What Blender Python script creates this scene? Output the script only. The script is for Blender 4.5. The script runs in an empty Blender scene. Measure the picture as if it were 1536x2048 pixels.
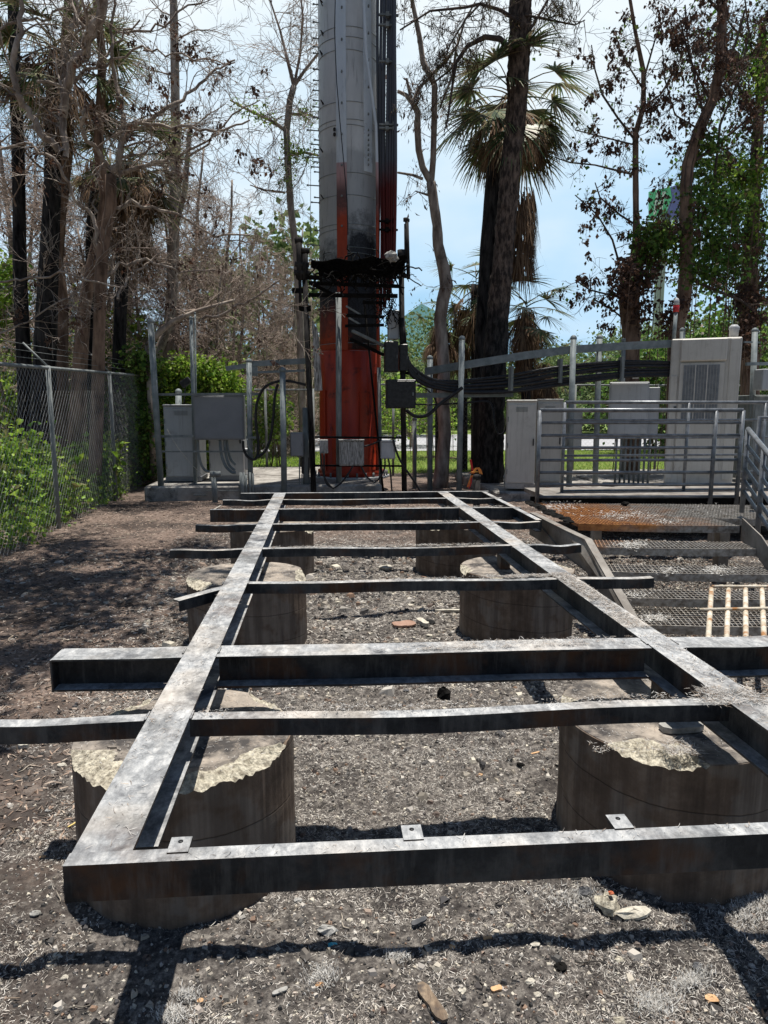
import bpy, math, random
import numpy as np
from mathutils import Vector, Matrix
from math import radians, sin, cos, pi, sqrt

# ------------------------------------------------------------ camera, sky, sun
S = bpy.context.scene
COL = S.collection
F_PX, CX, CY, H = 1400.0, 768.0, 1024.0, 1.674
PITCH, YAW = radians(8.41), radians(5.007)
cd = bpy.data.cameras.new('camera'); cam = bpy.data.objects.new('camera', cd); COL.objects.link(cam)
cd.sensor_fit = 'VERTICAL'; cd.sensor_height = 36.0; cd.lens = F_PX / 2048 * 36
cd.clip_start = 0.05; cd.clip_end = 2000
cam.location = (0, 0, H); cam.rotation_euler = (pi / 2 - PITCH, 0, -YAW)
S.camera = cam
S.render.resolution_x = 768; S.render.resolution_y = 1024

SUN_DIR = Vector((0.085, 0.10, 1.0)).normalized()          # towards the sun: nearly overhead
sd = bpy.data.lights.new('sun', 'SUN'); sun = bpy.data.objects.new('sun', sd); COL.objects.link(sun)
sd.energy = 5.0; sd.angle = radians(0.5); sd.color = (1.0, 0.955, 0.88)
sun.rotation_euler = (-SUN_DIR).to_track_quat('-Z', 'Y').to_euler()
sun.location = (0, 0, 30)
W = bpy.data.worlds.new('World'); S.world = W; W.use_nodes = True
nt = W.node_tree; nt.nodes.clear()
def wn(t, **k):
    n = nt.nodes.new(t)
    for a, b in k.items(): setattr(n, a, b)
    return n
sky = wn('ShaderNodeTexSky', sky_type='NISHITA', sun_disc=False)
sky.sun_elevation = math.asin(SUN_DIR.z); sky.sun_rotation = math.atan2(SUN_DIR.x, SUN_DIR.y)
sky.air_density = 1.0; sky.dust_density = 0.1; sky.ozone_density = 1.5
tc = wn('ShaderNodeTexCoord')
mp = wn('ShaderNodeMapping'); mp.inputs['Scale'].default_value = (1.0, 1.0, 2.6)
nz = wn('ShaderNodeTexNoise'); nz.inputs['Scale'].default_value = 2.1; nz.inputs['Detail'].default_value = 7; nz.inputs['Roughness'].default_value = 0.52
cr = wn('ShaderNodeValToRGB'); cr.color_ramp.elements[0].position = 0.25; cr.color_ramp.elements[0].color = (.45, .45, .45, 1); cr.color_ramp.elements[1].position = 0.58
sx = wn('ShaderNodeSeparateXYZ')
mr = wn('ShaderNodeMapRange'); mr.inputs[1].default_value = 0.0; mr.inputs[2].default_value = 0.42; mr.inputs[3].default_value = 0.0; mr.inputs[4].default_value = 0.42
ad = wn('ShaderNodeMath', operation='ADD'); ad.use_clamp = True
mx = wn('ShaderNodeMixRGB'); mx.inputs[2].default_value = (7.6, 8.3, 8.9, 1)
bg = wn('ShaderNodeBackground'); bg.inputs[1].default_value = 0.064
wo = wn('ShaderNodeOutputWorld')
L = nt.links.new
L(tc.outputs['Generated'], mp.inputs[0]); L(mp.outputs[0], nz.inputs['Vector']); L(nz.outputs[0], cr.inputs[0])
L(tc.outputs['Generated'], sx.inputs[0]); L(sx.outputs[2], mr.inputs[0])
L(cr.outputs[0], ad.inputs[0]); L(mr.outputs[0], ad.inputs[1])
zc = wn('ShaderNodeValToRGB'); zc.color_ramp.elements[0].position = 0.02; zc.color_ramp.elements[0].color = (0.35, 0.65, 0.93, 1); zc.color_ramp.elements[1].position = 0.46; zc.color_ramp.elements[1].color = (0.84, 0.92, 0.97, 1)
zn = wn('ShaderNodeMath', operation='MULTIPLY_ADD'); zn.inputs[1].default_value = 0.9; zn.inputs[2].default_value = -0.46; L(nz.outputs[0], zn.inputs[0])
za = wn('ShaderNodeMath', operation='ADD'); L(zn.outputs[0], za.inputs[0]); L(sx.outputs[2], za.inputs[1]); L(za.outputs[0], zc.inputs[0])
sc8 = wn('ShaderNodeMixRGB', blend_type='MULTIPLY'); sc8.inputs[0].default_value = 1; sc8.inputs[2].default_value = (11.8, 11.8, 11.8, 1); L(zc.outputs[0], sc8.inputs[1]); L(sc8.outputs[0], mx.inputs[2])
# clouds only in front; unseen sky overhead and behind kept dim to cut fill
fy = wn('ShaderNodeMapRange'); fy.inputs[1].default_value = 0.15; fy.inputs[2].default_value = 0.6; L(sx.outputs[1], fy.inputs[0])
fz = wn('ShaderNodeMapRange'); fz.inputs[1].default_value = 0.85; fz.inputs[2].default_value = 0.6; L(sx.outputs[2], fz.inputs[0])
m1 = wn('ShaderNodeMath', operation='MULTIPLY'); m2 = wn('ShaderNodeMath', operation='MULTIPLY'); L(fy.outputs[0], m1.inputs[0]); L(fz.outputs[0], m1.inputs[1]); L(m1.outputs[0], m2.inputs[0]); L(ad.outputs[0], m2.inputs[1])
L(sky.outputs[0], mx.inputs[1]); L(m2.outputs[0], mx.inputs[0]); L(mx.outputs[0], bg.inputs[0]); L(bg.outputs[0], wo.inputs[0])
S.view_settings.view_transform = 'Standard'; S.view_settings.look = 'None'; S.view_settings.exposure = 0.5; S.view_settings.gamma = 1

# ------------------------------------------------------------ measuring helpers
_f = Vector((sin(YAW) * cos(PITCH), cos(YAW) * cos(PITCH), -sin(PITCH)))
_r = Vector((cos(YAW), -sin(YAW), 0)); _d = _f.cross(_r)
def ray(px, py): return _f + _r * ((px - CX) / F_PX) + _d * ((py - CY) / F_PX)
def at(px, py, Y):
    r = ray(px, py); return Vector((0, 0, H)) + r * (Y / r.y)
def gz(px, py, z=0.0):
    r = ray(px, py); return Vector((0, 0, H)) + r * ((z - H) / r.z)

# ------------------------------------------------------------ mesh builder
def tag(o, label=None, cat=None, group=None, kind=None):
    if label: o['label'] = label
    if cat: o['category'] = cat
    if group: o['group'] = group
    if kind: o['kind'] = kind
    return o
def origin(o):
    p = Vector((0, 0, 0))
    while o is not None:
        p += o.location; o = o.parent
    return p
def empty(name, loc, label=None, cat=None, group=None):
    o = bpy.data.objects.new(name, None); COL.objects.link(o); o.location = Vector(loc); o.empty_display_size = 0.1
    return tag(o, label, cat, group)
def link_mesh(name, me, mats, parent=None, loc=None):
    for m in (mats if isinstance(mats, (list, tuple)) else [mats]): me.materials.append(m)
    o = bpy.data.objects.new(name, me); COL.objects.link(o)
    if parent is not None: o.parent = parent
    if loc is not None: o.location = loc
    return o
class MB:
    def __init__(s): s.v = []; s.f = []; s.m = []; s.sm = []; s.mi = 0; s.smooth = False
    def add(s, vs, fs, smooth=None, mi=None):
        b = len(s.v); s.v.extend([tuple(v) for v in vs])
        for f in fs:
            s.f.append(tuple(i + b for i in f)); s.m.append(s.mi if mi is None else mi); s.sm.append(s.smooth if smooth is None else smooth)
        return s
    def box(s, a, b, R=None, c=None, bev=0.0):
        x0, y0, z0 = a; x1, y1, z1 = b
        if bev > 0:
            e = min(bev, abs(x1-x0)/2.1, abs(y1-y0)/2.1, abs(z1-z0)/2.1)
            vs = []
            for X, sx_ in ((x0, 1), (x1, -1)):
                for Y_, sy in ((y0, 1), (y1, -1)):
                    for Z, sz in ((z0, 1), (z1, -1)):
                        vs += [(X, Y_+sy*e, Z+sz*e), (X+sx_*e, Y_, Z+sz*e), (X+sx_*e, Y_+sy*e, Z)]
            def I(i, j, k, q): return ((i*2+j)*2+k)*3+q
            fs = []
            for i in (0, 1): fs.append([I(i,0,0,0), I(i,1,0,0), I(i,1,1,0), I(i,0,1,0)][::(-1 if i == 0 else 1)])
            for j in (0, 1): fs.append([I(0,j,0,1), I(1,j,0,1), I(1,j,1,1), I(0,j,1,1)][::(1 if j == 0 else -1)])
            for k in (0, 1): fs.append([I(0,0,k,2), I(1,0,k,2), I(1,1,k,2), I(0,1,k,2)][::(-1 if k == 0 else 1)])
            for j in (0, 1):
                for k in (0, 1): fs.append([I(0,j,k,1), I(1,j,k,1), I(1,j,k,2), I(0,j,k,2)])
            for i in (0, 1):
                for k in (0, 1): fs.append([I(i,0,k,0), I(i,1,k,0), I(i,1,k,2), I(i,0,k,2)])
            for i in (0, 1):
                for j in (0, 1): fs.append([I(i,j,0,0), I(i,j,1,0), I(i,j,1,1), I(i,j,0,1)])
            for i in (0, 1):
                for j in (0, 1):
                    for k in (0, 1): fs.append([I(i,j,k,0), I(i,j,k,1), I(i,j,k,2)])
        else:
            vs = [(x0,y0,z0),(x1,y0,z0),(x1,y1,z0),(x0,y1,z0),(x0,y0,z1),(x1,y0,z1),(x1,y1,z1),(x0,y1,z1)]
            fs = [(0,3,2,1),(4,5,6,7),(0,1,5,4),(1,2,6,5),(2,3,7,6),(3,0,4,7)]
        if R is not None:
            c = Vector(c); vs = [R @ (Vector(v) - c) + c for v in vs]
        return s.add(vs, fs, False)
    def tube(s, pts, rad, n=8, cap=True, smooth=True):
        pts = [Vector(p) for p in pts]
        m = len(pts); rr = rad if isinstance(rad, (list, tuple)) else [rad] * m
        vs = []; t0 = (pts[1] - pts[0]).normalized()
        u = t0.orthogonal().normalized()
        cs = [(cos(2*pi*k/n), sin(2*pi*k/n)) for k in range(n)]
        for i in range(m):
            t = (pts[min(i+1, m-1)] - pts[max(i-1, 0)])
            if t.length_squared < 1e-14: t = t0
            t.normalize()
            u = (u - t * u.dot(t))
            if u.length_squared < 1e-10: u = t.orthogonal()
            u.normalize(); w = t.cross(u); r = rr[i]; p = pts[i]
            for c_, s_ in cs: vs.append(p + u * (r * c_) + w * (r * s_))
        fs = []
        for i in range(m - 1):
            for k in range(n):
                a = i*n + k; b = i*n + (k+1) % n
                fs.append((a, b, b+n, a+n))
        s.add(vs, fs, smooth)
        if cap and n > 2:
            b = len(s.v) - len(vs)
            s.f.append(tuple(b + k for k in range(n))[::-1]); s.m.append(s.mi); s.sm.append(False)
            s.f.append(tuple(b + (m-1)*n + k for k in range(n))); s.m.append(s.mi); s.sm.append(False)
        return s
    def bar(s, p0, p1, w, h, up=(0, 0, 1)):
        return s.sweep([(-w/2, -h/2), (w/2, -h/2), (w/2, h/2), (-w/2, h/2)], [p0, p1], up)
    def sweep(s, prof, path, up=(0, 0, 1)):
        path = [Vector(p) for p in path]; up = Vector(up); n = len(prof); m = len(path); vs = []
        for i in range(m):
            t = (path[min(i+1, m-1)] - path[max(i-1, 0)]).normalized()
            x = t.cross(up).normalized(); z = x.cross(t).normalized()
            for a, b in prof: vs.append(path[i] + x * a + z * b)
        fs = [(i*n+k, i*n+(k+1) % n, (i+1)*n+(k+1) % n, (i+1)*n+k) for i in range(m-1) for k in range(n)]
        fs.append(tuple(range(n))[::-1]); fs.append(tuple((m-1)*n + k for k in range(n)))
        return s.add(vs, fs, False)
    def lathe(s, prof, c, n=24, smooth=True):
        vs = []; c = Vector(c)
        for r, z in prof:
            for k in range(n): vs.append(c + Vector((r*cos(2*pi*k/n), r*sin(2*pi*k/n), z)))
        m = len(prof)
        fs = [(i*n+k, i*n+(k+1) % n, (i+1)*n+(k+1) % n, (i+1)*n+k) for i in range(m-1) for k in range(n)]
        fs.append(tuple(range(n))[::-1]); fs.append(tuple((m-1)*n + k for k in range(n)))
        return s.add(vs, fs, smooth)
    def arr(s, V, Fq, smooth=False):
        b = len(s.v); s.v.extend(map(tuple, V.tolist())); s.f.extend(tuple(i + b for i in f) for f in Fq.tolist())
        s.m.extend([s.mi]*len(Fq)); s.sm.extend([smooth]*len(Fq)); return s
    def build(s, name, mat, parent=None, local=False):
        o = (0, 0, 0) if (parent is None or local) else origin(parent)
        me = bpy.data.meshes.new(name)
        v = np.array(s.v, dtype=np.float32).reshape(-1, 3) - np.array(tuple(o), dtype=np.float32)
        loc = None
        if parent is None and not local and len(v):
            c = (v.min(0) + v.max(0)) / 2; c[2] = v[:, 2].min(); v = v - c; loc = Vector(c.tolist())
        me.from_pydata(v.tolist(), [], s.f)
        me.polygons.foreach_set('material_index', s.m); me.polygons.foreach_set('use_smooth', s.sm)
        me.update()
        return link_mesh(name, me, mat, parent, loc)
def np_mesh(name, V, Fq, mat, parent=None, smooth=False, matidx=None):
    V = np.asarray(V, dtype=np.float32).reshape(-1, 3); Fq = np.asarray(Fq, dtype=np.int32)
    if parent is not None: V = V - np.array(tuple(origin(parent)), dtype=np.float32)
    me = bpy.data.meshes.new(name); k = Fq.shape[1]; n = len(Fq)
    me.vertices.add(len(V)); me.vertices.foreach_set('co', V.ravel())
    me.loops.add(n*k); me.loops.foreach_set('vertex_index', Fq.ravel())
    me.polygons.add(n); me.polygons.foreach_set('loop_start', np.arange(0, n*k, k, dtype=np.int32)); me.polygons.foreach_set('loop_total', np.full(n, k, dtype=np.int32))
    me.polygons.foreach_set('use_smooth', np.full(n, smooth))
    if matidx is not None: me.polygons.foreach_set('material_index', matidx)
    me.update(calc_edges=True); me.validate()
    return link_mesh(name, me, mat, parent)

# ------------------------------------------------------------ materials
def mat(name, rough=0.7, metal=0.0):
    m = bpy.data.materials.new(name); m.use_nodes = True
    b = m.node_tree.nodes['Principled BSDF']; b.inputs['Roughness'].default_value = rough; b.inputs['Metallic'].default_value = metal; b.inputs['Specular IOR Level'].default_value = 0.22
    return m, m.node_tree, b
class G:
    """small node helper"""
    def __init__(s, t): s.t = t; s._p = None
    def n(s, ty, **k):
        x = s.t.nodes.new(ty)
        for a, b in k.items(): setattr(x, a, b)
        return x
    def l(s, a, b): s.t.links.new(a, b)
    def pos(s):
        if s._p is None: s._p = s.n('ShaderNodeNewGeometry')
        return s._p.outputs['Position']
    def geo(s): s.pos(); return s._p
    def noise(s, scale, detail=4, rough=0.6, vec=None, stretch=None, dist=0.0):
        x = s.n('ShaderNodeTexNoise'); x.inputs['Scale'].default_value = scale; x.inputs['Detail'].default_value = detail; x.inputs['Roughness'].default_value = rough; x.inputs['Distortion'].default_value = dist
        v = vec or s.pos()
        if stretch:
            mm = s.n('ShaderNodeMapping'); mm.inputs['Scale'].default_value = stretch; s.l(v, mm.inputs[0]); v = mm.outputs[0]
        s.l(v, x.inputs['Vector']); return x.outputs[0]
    def ramp(s, fac, stops):
        r = s.n('ShaderNodeValToRGB'); e = r.color_ramp.elements
        while len(e) < len(stops): e.new(0.5)
        for q, (p, c) in zip(e, stops):
            q.position = p; q.color = (c, c, c, 1) if isinstance(c, (int, float)) else (*c, 1)
        s.l(fac, r.inputs[0]); return r.outputs[0]
    def mix(s, fac, a, b, mode='MIX'):
        x = s.n('ShaderNodeMixRGB', blend_type=mode)
        for i, q in ((0, fac), (1, a), (2, b)):
            if isinstance(q, (int, float)): x.inputs[i].default_value = q if i == 0 else (q, q, q, 1)
            elif isinstance(q, tuple): x.inputs[i].default_value = (*q, 1)
            else: s.l(q, x.inputs[i])
        return x.outputs[0]
    def math(s, op, a, b=0.0, clamp=False):
        x = s.n('ShaderNodeMath', operation=op); x.use_clamp = clamp
        for i, q in ((0, a), (1, b)):
            if isinstance(q, (int, float)): x.inputs[i].default_value = q
            else: s.l(q, x.inputs[i])
        return x.outputs[0]
    def sep(s, v=None):
        x = s.n('ShaderNodeSeparateXYZ'); s.l(v or s.pos(), x.inputs[0]); return x.outputs
    def bump(s, h, b, strength=0.4, dist=0.01):
        x = s.n('ShaderNodeBump'); x.inputs['Strength'].default_value = strength; x.inputs['Distance'].default_value = dist
        s.l(h, x.inputs['Height']); s.l(x.outputs[0], b.inputs['Normal'])
def simple(name, c1, c2, scale=8, rough=0.7, metal=0.0, bump=0.2, bscale=None, stretch=None, detail=5, dirt=None, p=(0.35, 0.65), spec=0.25):
    m, t, b = mat(name, rough, metal); g = G(t)
    n = g.noise(scale, detail, 0.62, stretch=stretch)
    c = g.ramp(n, [(p[0], c1), (p[1], c2)])
    if dirt:
        n2 = g.noise(dirt[1], 6, 0.7); c = g.mix(g.ramp(n2, [(dirt[2], 0.0), (dirt[2]+0.15, 1.0)]), c, dirt[0])
    g.l(c, b.inputs['Base Color'])
    b.inputs['Specular IOR Level'].default_value = spec
    if bump: g.bump(g.noise(bscale or scale*4, 6, 0.7, stretch=stretch), b, bump, 0.01)
    return m
def island(name, cols, rough=0.8, trans=0.0, noise=None):
    """colour varies from piece to piece of one mesh"""
    m, t, b = mat(name, rough); g = G(t); geo = g.geo()
    n = len(cols); r = g.ramp(geo.outputs['Random Per Island'], [(i / n, c) for i, c in enumerate(cols)])
    for nd in t.nodes:
        if nd.type == 'VALTORGB': nd.color_ramp.interpolation = 'LINEAR'
    if noise: r = g.mix(g.ramp(g.noise(noise[0], 3), [(0.35, 0.0), (0.65, 1.0)]), r, noise[1], 'MULTIPLY')
    g.l(r, b.inputs['Base Color'])
    b.inputs['Specular IOR Level'].default_value = 0.25
    if trans > 0:
        ts = g.n('ShaderNodeBsdfTranslucent'); g.l(r, ts.inputs[0]); mxx = g.n('ShaderNodeMixShader'); mxx.inputs[0].default_value = trans
        out = [q for q in t.nodes if q.type == 'OUTPUT_MATERIAL'][0]
        g.l(b.outputs[0], mxx.inputs[1]); g.l(ts.outputs[0], mxx.inputs[2]); g.l(mxx.outputs[0], out.inputs[0])
    return m

# burnt steel: soot, rust, ash on top; shade of the sides also painted in
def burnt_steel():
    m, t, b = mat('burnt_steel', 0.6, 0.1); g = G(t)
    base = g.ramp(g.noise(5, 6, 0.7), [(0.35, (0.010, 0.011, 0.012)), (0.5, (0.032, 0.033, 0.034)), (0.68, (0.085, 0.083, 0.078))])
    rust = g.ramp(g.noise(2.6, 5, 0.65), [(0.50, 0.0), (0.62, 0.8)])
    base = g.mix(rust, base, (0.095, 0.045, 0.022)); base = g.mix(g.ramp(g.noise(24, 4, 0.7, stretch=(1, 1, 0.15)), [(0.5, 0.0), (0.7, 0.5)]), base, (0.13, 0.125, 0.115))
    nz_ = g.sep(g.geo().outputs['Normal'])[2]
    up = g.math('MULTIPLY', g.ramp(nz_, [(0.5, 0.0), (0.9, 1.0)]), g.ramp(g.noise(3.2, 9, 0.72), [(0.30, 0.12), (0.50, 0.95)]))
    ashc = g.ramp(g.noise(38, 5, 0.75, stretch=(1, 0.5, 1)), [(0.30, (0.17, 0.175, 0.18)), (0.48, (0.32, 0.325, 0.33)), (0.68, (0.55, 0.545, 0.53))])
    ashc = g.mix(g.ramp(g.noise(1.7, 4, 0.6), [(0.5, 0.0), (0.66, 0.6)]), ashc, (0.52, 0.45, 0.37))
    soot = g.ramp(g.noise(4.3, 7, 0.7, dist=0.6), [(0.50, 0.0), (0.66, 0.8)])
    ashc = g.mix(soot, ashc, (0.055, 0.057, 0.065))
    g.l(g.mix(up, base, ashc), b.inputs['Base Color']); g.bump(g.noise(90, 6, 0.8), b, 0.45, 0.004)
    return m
M = {}
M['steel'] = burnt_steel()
def concrete_pier():
    m, t, b = mat('pier_concrete', 0.9); g = G(t); p = g.n('ShaderNodeTexCoord').outputs['Object']; s = g.sep(p)
    c = g.ramp(g.noise(6, 7, 0.7, vec=p), [(0.3, (0.085, 0.06, 0.045)), (0.5, (0.16, 0.118, 0.088)), (0.7, (0.25, 0.20, 0.16))])
    c = g.mix(g.ramp(g.noise(3, 4, 0.6, vec=p), [(0.52, 0.0), (0.57, 0.6)]), c, (0.19, 0.17, 0.15))
    st = g.noise(22, 4, 0.6, vec=p, stretch=(1, 1, 0.06)); c = g.mix(g.ramp(st, [(0.40, 0.5), (0.6, 0.0)]), c, (0.045, 0.032, 0.025))
    th = g.math('ARCTAN2', s[1], s[0]); h = g.math('ADD', s[2], g.math('MULTIPLY', th, 0.028))
    h = g.math('ADD', h, g.math('MULTIPLY', g.noise(3, 2, 0.5, vec=p), 0.03))
    ln = g.math('ABSOLUTE', g.math('SUBTRACT', g.math('FRACT', g.math('DIVIDE', h, 0.19)), 0.5))
    lm = g.ramp(ln, [(0.0, 1.0), (0.018, 0.0)])
    c = g.mix(g.math('MULTIPLY', lm, 0.8), c, (0.03, 0.022, 0.018))
    g.l(c, b.inputs['Base Color'])
    g.bump(g.math('SUBTRACT', g.noise(40, 6, 0.75, vec=p), g.math('MULTIPLY', lm, 1.5)), b, 0.5, 0.006); return m
M['pier'] = concrete_pier()
M['pier_top'] = simple('pier_top', (0.15, 0.135, 0.12), (0.36, 0.31, 0.26), 9, 0.95, bump=0.5, bscale=60, detail=9, dirt=((0.055, 0.05, 0.048), 5, 0.48))
M['chip'] = simple('broken_concrete', (0.20, 0.175, 0.135), (0.66, 0.61, 0.49), 60, 0.95, bump=1.0, bscale=90, detail=8, dirt=((0.15, 0.13, 0.11), 9, 0.56))
M['galv'] = simple('galvanised_steel', (0.13, 0.155, 0.16), (0.23, 0.255, 0.26), 6, 0.6, 0.08, 0.1, 80, dirt=((0.16, 0.13, 0.11), 5, 0.62))
M['galv_dull'] = simple('dull_galvanised', (0.12, 0.135, 0.135), (0.24, 0.255, 0.25), 9, 0.7, 0.05, 0.15, 60, stretch=(1, 1, 0.3))
M['rail'] = simple('rail_steel', (0.10, 0.108, 0.118), (0.20, 0.21, 0.225), 12, 0.36, 0.35, 0.1, 90)
M['char'] = simple('charred', (0.004, 0.004, 0.004), (0.014, 0.013, 0.012), 14, 0.95, 0.0, 0.8, 40, spec=.08)
M['charwood'] = simple('charred_bark', (0.005, 0.005, 0.006), (0.050, 0.046, 0.044), 12, 0.9, 0.0, 1.0, 16, stretch=(1, 1, 0.25), spec=.1)
M['cab_beige'] = simple('beige_cabinet_paint', (0.42, 0.395, 0.355), (0.49, 0.465, 0.42), 3, 0.42, 0.0, 0.03, 30, dirt=((0.34, 0.31, 0.27), 2.2, 0.66))
M['cab_grey'] = simple('grey_cabinet_paint', (0.17, 0.177, 0.19), (0.20, 0.207, 0.22), 3, 0.45, 0.1, 0.03, 30, dirt=((0.2, 0.2, 0.2), 3, 0.62))
M['cab_light'] = simple('light_grey_paint', (0.34, 0.35, 0.36), (0.41, 0.42, 0.425), 4, 0.5, 0.0, 0.04, 30, dirt=((0.3, 0.29, 0.28), 3, 0.64))
M['blackplastic'] = simple('black_plastic', (0.010, 0.010, 0.011), (0.028, 0.028, 0.03), 20, 0.38, 0, 0.15)
def streaked():
    m, t, b = mat('scorched_white_paint', 0.75); g = G(t)
    n = g.noise(45, 5, 0.75, stretch=(1, 1, 0.12)); c = g.ramp(n, [(0.38, (0.08, 0.075, 0.07)), (0.52, (0.30, 0.29, 0.27)), (0.66, (0.46, 0.45, 0.43))])
    g.l(c, b.inputs['Base Color']); g.bump(n, b, 0.4, 0.004); return m
M['scorch'] = streaked()
def cabinet_paint(name, c1, c2, grime):
    m, t, b = mat(name, 0.5); g = G(t)
    c = g.ramp(g.noise(1.5, 4, .6), [(0.3, c1), (0.7, c2)])
    c = g.mix(g.ramp(g.noise(26, 5, 0.7, stretch=(1, 1, 0.07)), [(0.52, 0.0), (0.74, 0.55)]), c, grime)
    c = g.mix(g.ramp(g.noise(3.2, 8, 0.75), [(0.56, 0.0), (0.72, 0.6)]), c, grime)
    c = g.mix(g.ramp(g.noise(75, 3, 0.6), [(0.70, 0.0), (0.74, 0.7)]), c, (0.16, 0.09, 0.05))
    g.l(c, b.inputs['Base Color']); g.bump(g.noise(4, 4, .5), b, 0.06, 0.03); return m
M['cab_beige'] = cabinet_paint('beige_cabinet_paint', (0.44, 0.415, 0.37), (0.54, 0.515, 0.465), (0.28, 0.25, 0.21))
M['cab_light'] = cabinet_paint('light_grey_paint', (0.35, 0.36, 0.37), (0.44, 0.45, 0.455), (0.21, 0.20, 0.19))
M['slab'] = simple('old_concrete', (0.17, 0.155, 0.14), (0.38, 0.36, 0.33), 2.5, 0.95, 0, 0.35, 50, dirt=((0.10, 0.09, 0.08), 4, 0.5))
M['road'] = simple('road_asphalt', (0.30, 0.30, 0.31), (0.36, 0.36, 0.37), 1.5, 0.9, 0, 0.2, 20)
M['copper_cable'] = None
def tower_mat(name, plate=False):
    """grey galvanised mast: red paint low down, soot scorched on in the middle"""
    m, t, b = mat(name, 0.55, 0.15); g = G(t); s = g.sep()
    c = g.ramp(g.noise(3, 6, 0.6, stretch=(1, 1, 0.35)), [(0.3, (0.42, 0.42, 0.41)), (0.7, (0.56, 0.555, 0.54))])
    if plate: c = g.ramp(g.noise(3, 6, 0.6, stretch=(1, 1, 0.35)), [(0.3, (0.48, 0.52, 0.55)), (0.7, (0.60, 0.64, 0.67))])
    red = g.ramp(g.noise(4, 5, 0.6, stretch=(1, 1, 0.4)), [(0.3, (0.24, 0.034, 0.014)), (0.7, (0.36, 0.055, 0.022))])
    wob = g.math('MULTIPLY', g.math('SUBTRACT', g.noise(3.5, 8, 0.8), 0.5), 1.7)
    z = s[2]
    if plate:
        f = g.ramp(g.math('SUBTRACT', 6.27, z), [(0.0, 0.0), (0.02, 0.55), (0.55, 0.75), (1.0, 1.0)])
        c = g.mix(f, c, red)
        sb = g.math('MULTIPLY', g.ramp(g.math('ADD', g.math('SUBTRACT', z, 5.2), wob), [(0.0, 0.0), (0.35, 1.0)]), g.ramp(g.math('SUBTRACT', z, 5.75), [(0.0, 1.0), (0.25, 0.0)]))
        c = g.mix(g.math('MULTIPLY', sb, 0.75), c, (0.035, 0.03, 0.03))
    else:
        # darkened band high, black soot, then red
        d1 = g.ramp(g.math('SUBTRACT', 6.55, g.math('ADD', z, g.math('MULTIPLY', wob, 0.25))), [(0.0, 0.0), (0.12, 0.45)])
        c = g.mix(d1, c, (0.16, 0.17, 0.18))
        side = g.math('MULTIPLY', g.ramp(g.math('SUBTRACT', s[0], 0.42), [(0.0, 0.0), (0.2, 0.55)]), 1.0)
        d2 = g.ramp(g.math('SUBTRACT', g.math('ADD', 4.9, side), g.math('ADD', z, wob)), [(0.0, 0.0), (0.55, 1.0)])
        sc = g.ramp(g.noise(30, 5, 0.8), [(0.4, (0.012, 0.012, 0.014)), (0.62, (0.035, 0.036, 0.04)), (0.72, (0.22, 0.22, 0.23))])
        c = g.mix(d2, c, sc)
        d3 = g.ramp(g.math('SUBTRACT', g.math('SUBTRACT', 3.7, g.math('MULTIPLY', side, 1.3)), g.math('ADD', z, g.math('MULTIPLY', wob, 0.8))), [(0.0, 0.0), (0.7, 1.0)])
        c = g.mix(d3, c, g.mix(g.ramp(g.noise(5, 6, .75), [(.45, 0.0), (.7, .8)]), red, (0.07, 0.03, 0.02)))
    st = g.ramp(g.noise(14, 5, 0.7, stretch=(1, 1, 0.1)), [(0.56, 0.0), (0.72, 0.45)])
    c = g.mix(st, c, (0.06, 0.05, 0.05))
    g.l(c, b.inputs['Base Color']); g.bump(g.noise(50, 5, 0.7), b, 0.12, 0.005); return m
M['tower'] = tower_mat('mast_shell'); M['tplate'] = tower_mat('mast_plate', True); M['splice'] = simple('splice_paint', (0.48, 0.52, 0.55), (0.60, 0.64, 0.67), 3, .6, 0, .1, 50, dirt=((.25, .2, .17), 4, .6))
M['red'] = simple('red_primer', (0.25, 0.024, 0.010), (0.42, 0.048, 0.018), 4, 0.30, 0.0, 0.1, 40, stretch=(1, 1, 0.15), dirt=((0.06, 0.014, 0.010), 4, 0.54))
def cable_mat():
    m, t, b = mat('mast_cable', 0.5, 0.1); g = G(t); s = g.sep()
    f = g.ramp(g.math('SUBTRACT', g.math('ADD', s[2], g.math('MULTIPLY', g.noise(3, 3), 0.5)), 6.1), [(0.0, 0.0), (0.5, 1.0)])
    g.l(g.mix(f, (0.10, 0.014, 0.012), (0.085, 0.09, 0.105)), b.inputs['Base Color']); return m
M['mcable'] = cable_mat()
def grating_mat():
    m, t, b = mat('grating_steel', 0.5, 0.35); g = G(t); s = g.sep()
    n = g.noise(2.2, 5, 0.65)
    f = g.ramp(g.math('ADD', g.math('MULTIPLY', g.math('SUBTRACT', 3.75, s[0]), 0.75), g.math('ADD', g.math('MULTIPLY', g.math('SUBTRACT', n, 0.5), 1.6), g.math('MULTIPLY', g.math('SUBTRACT', s[2], 0.62), 5.0))), [(0.10, 0.0), (0.75, 1.0)])
    c = g.mix(f, g.ramp(g.noise(25, 4), [(0.35, (0.17, 0.145, 0.12)), (0.65, (0.40, 0.38, 0.35))]), g.ramp(g.noise(18, 4), [(0.35, (0.26, 0.10, 0.04)), (0.65, (0.58, 0.26, 0.09))]))
    g.l(c, b.inputs['Base Color']); return m
M['grating'] = grating_mat()
M['stair'] = simple('scorched_stair_steel', (0.13, 0.115, 0.10), (0.27, 0.25, 0.225), 5, 0.65, 0.15, 0.3, 60, dirt=((0.12, 0.06, 0.035), 4, 0.55))
M['rustpipe'] = simple('rusting_cream_pipe', (0.40, 0.34, 0.25), (0.60, 0.56, 0.48), 14, 0.8, 0.0, 0.4, 60, detail=8, dirt=((0.30, 0.14, 0.05), 16, 0.50))
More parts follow.
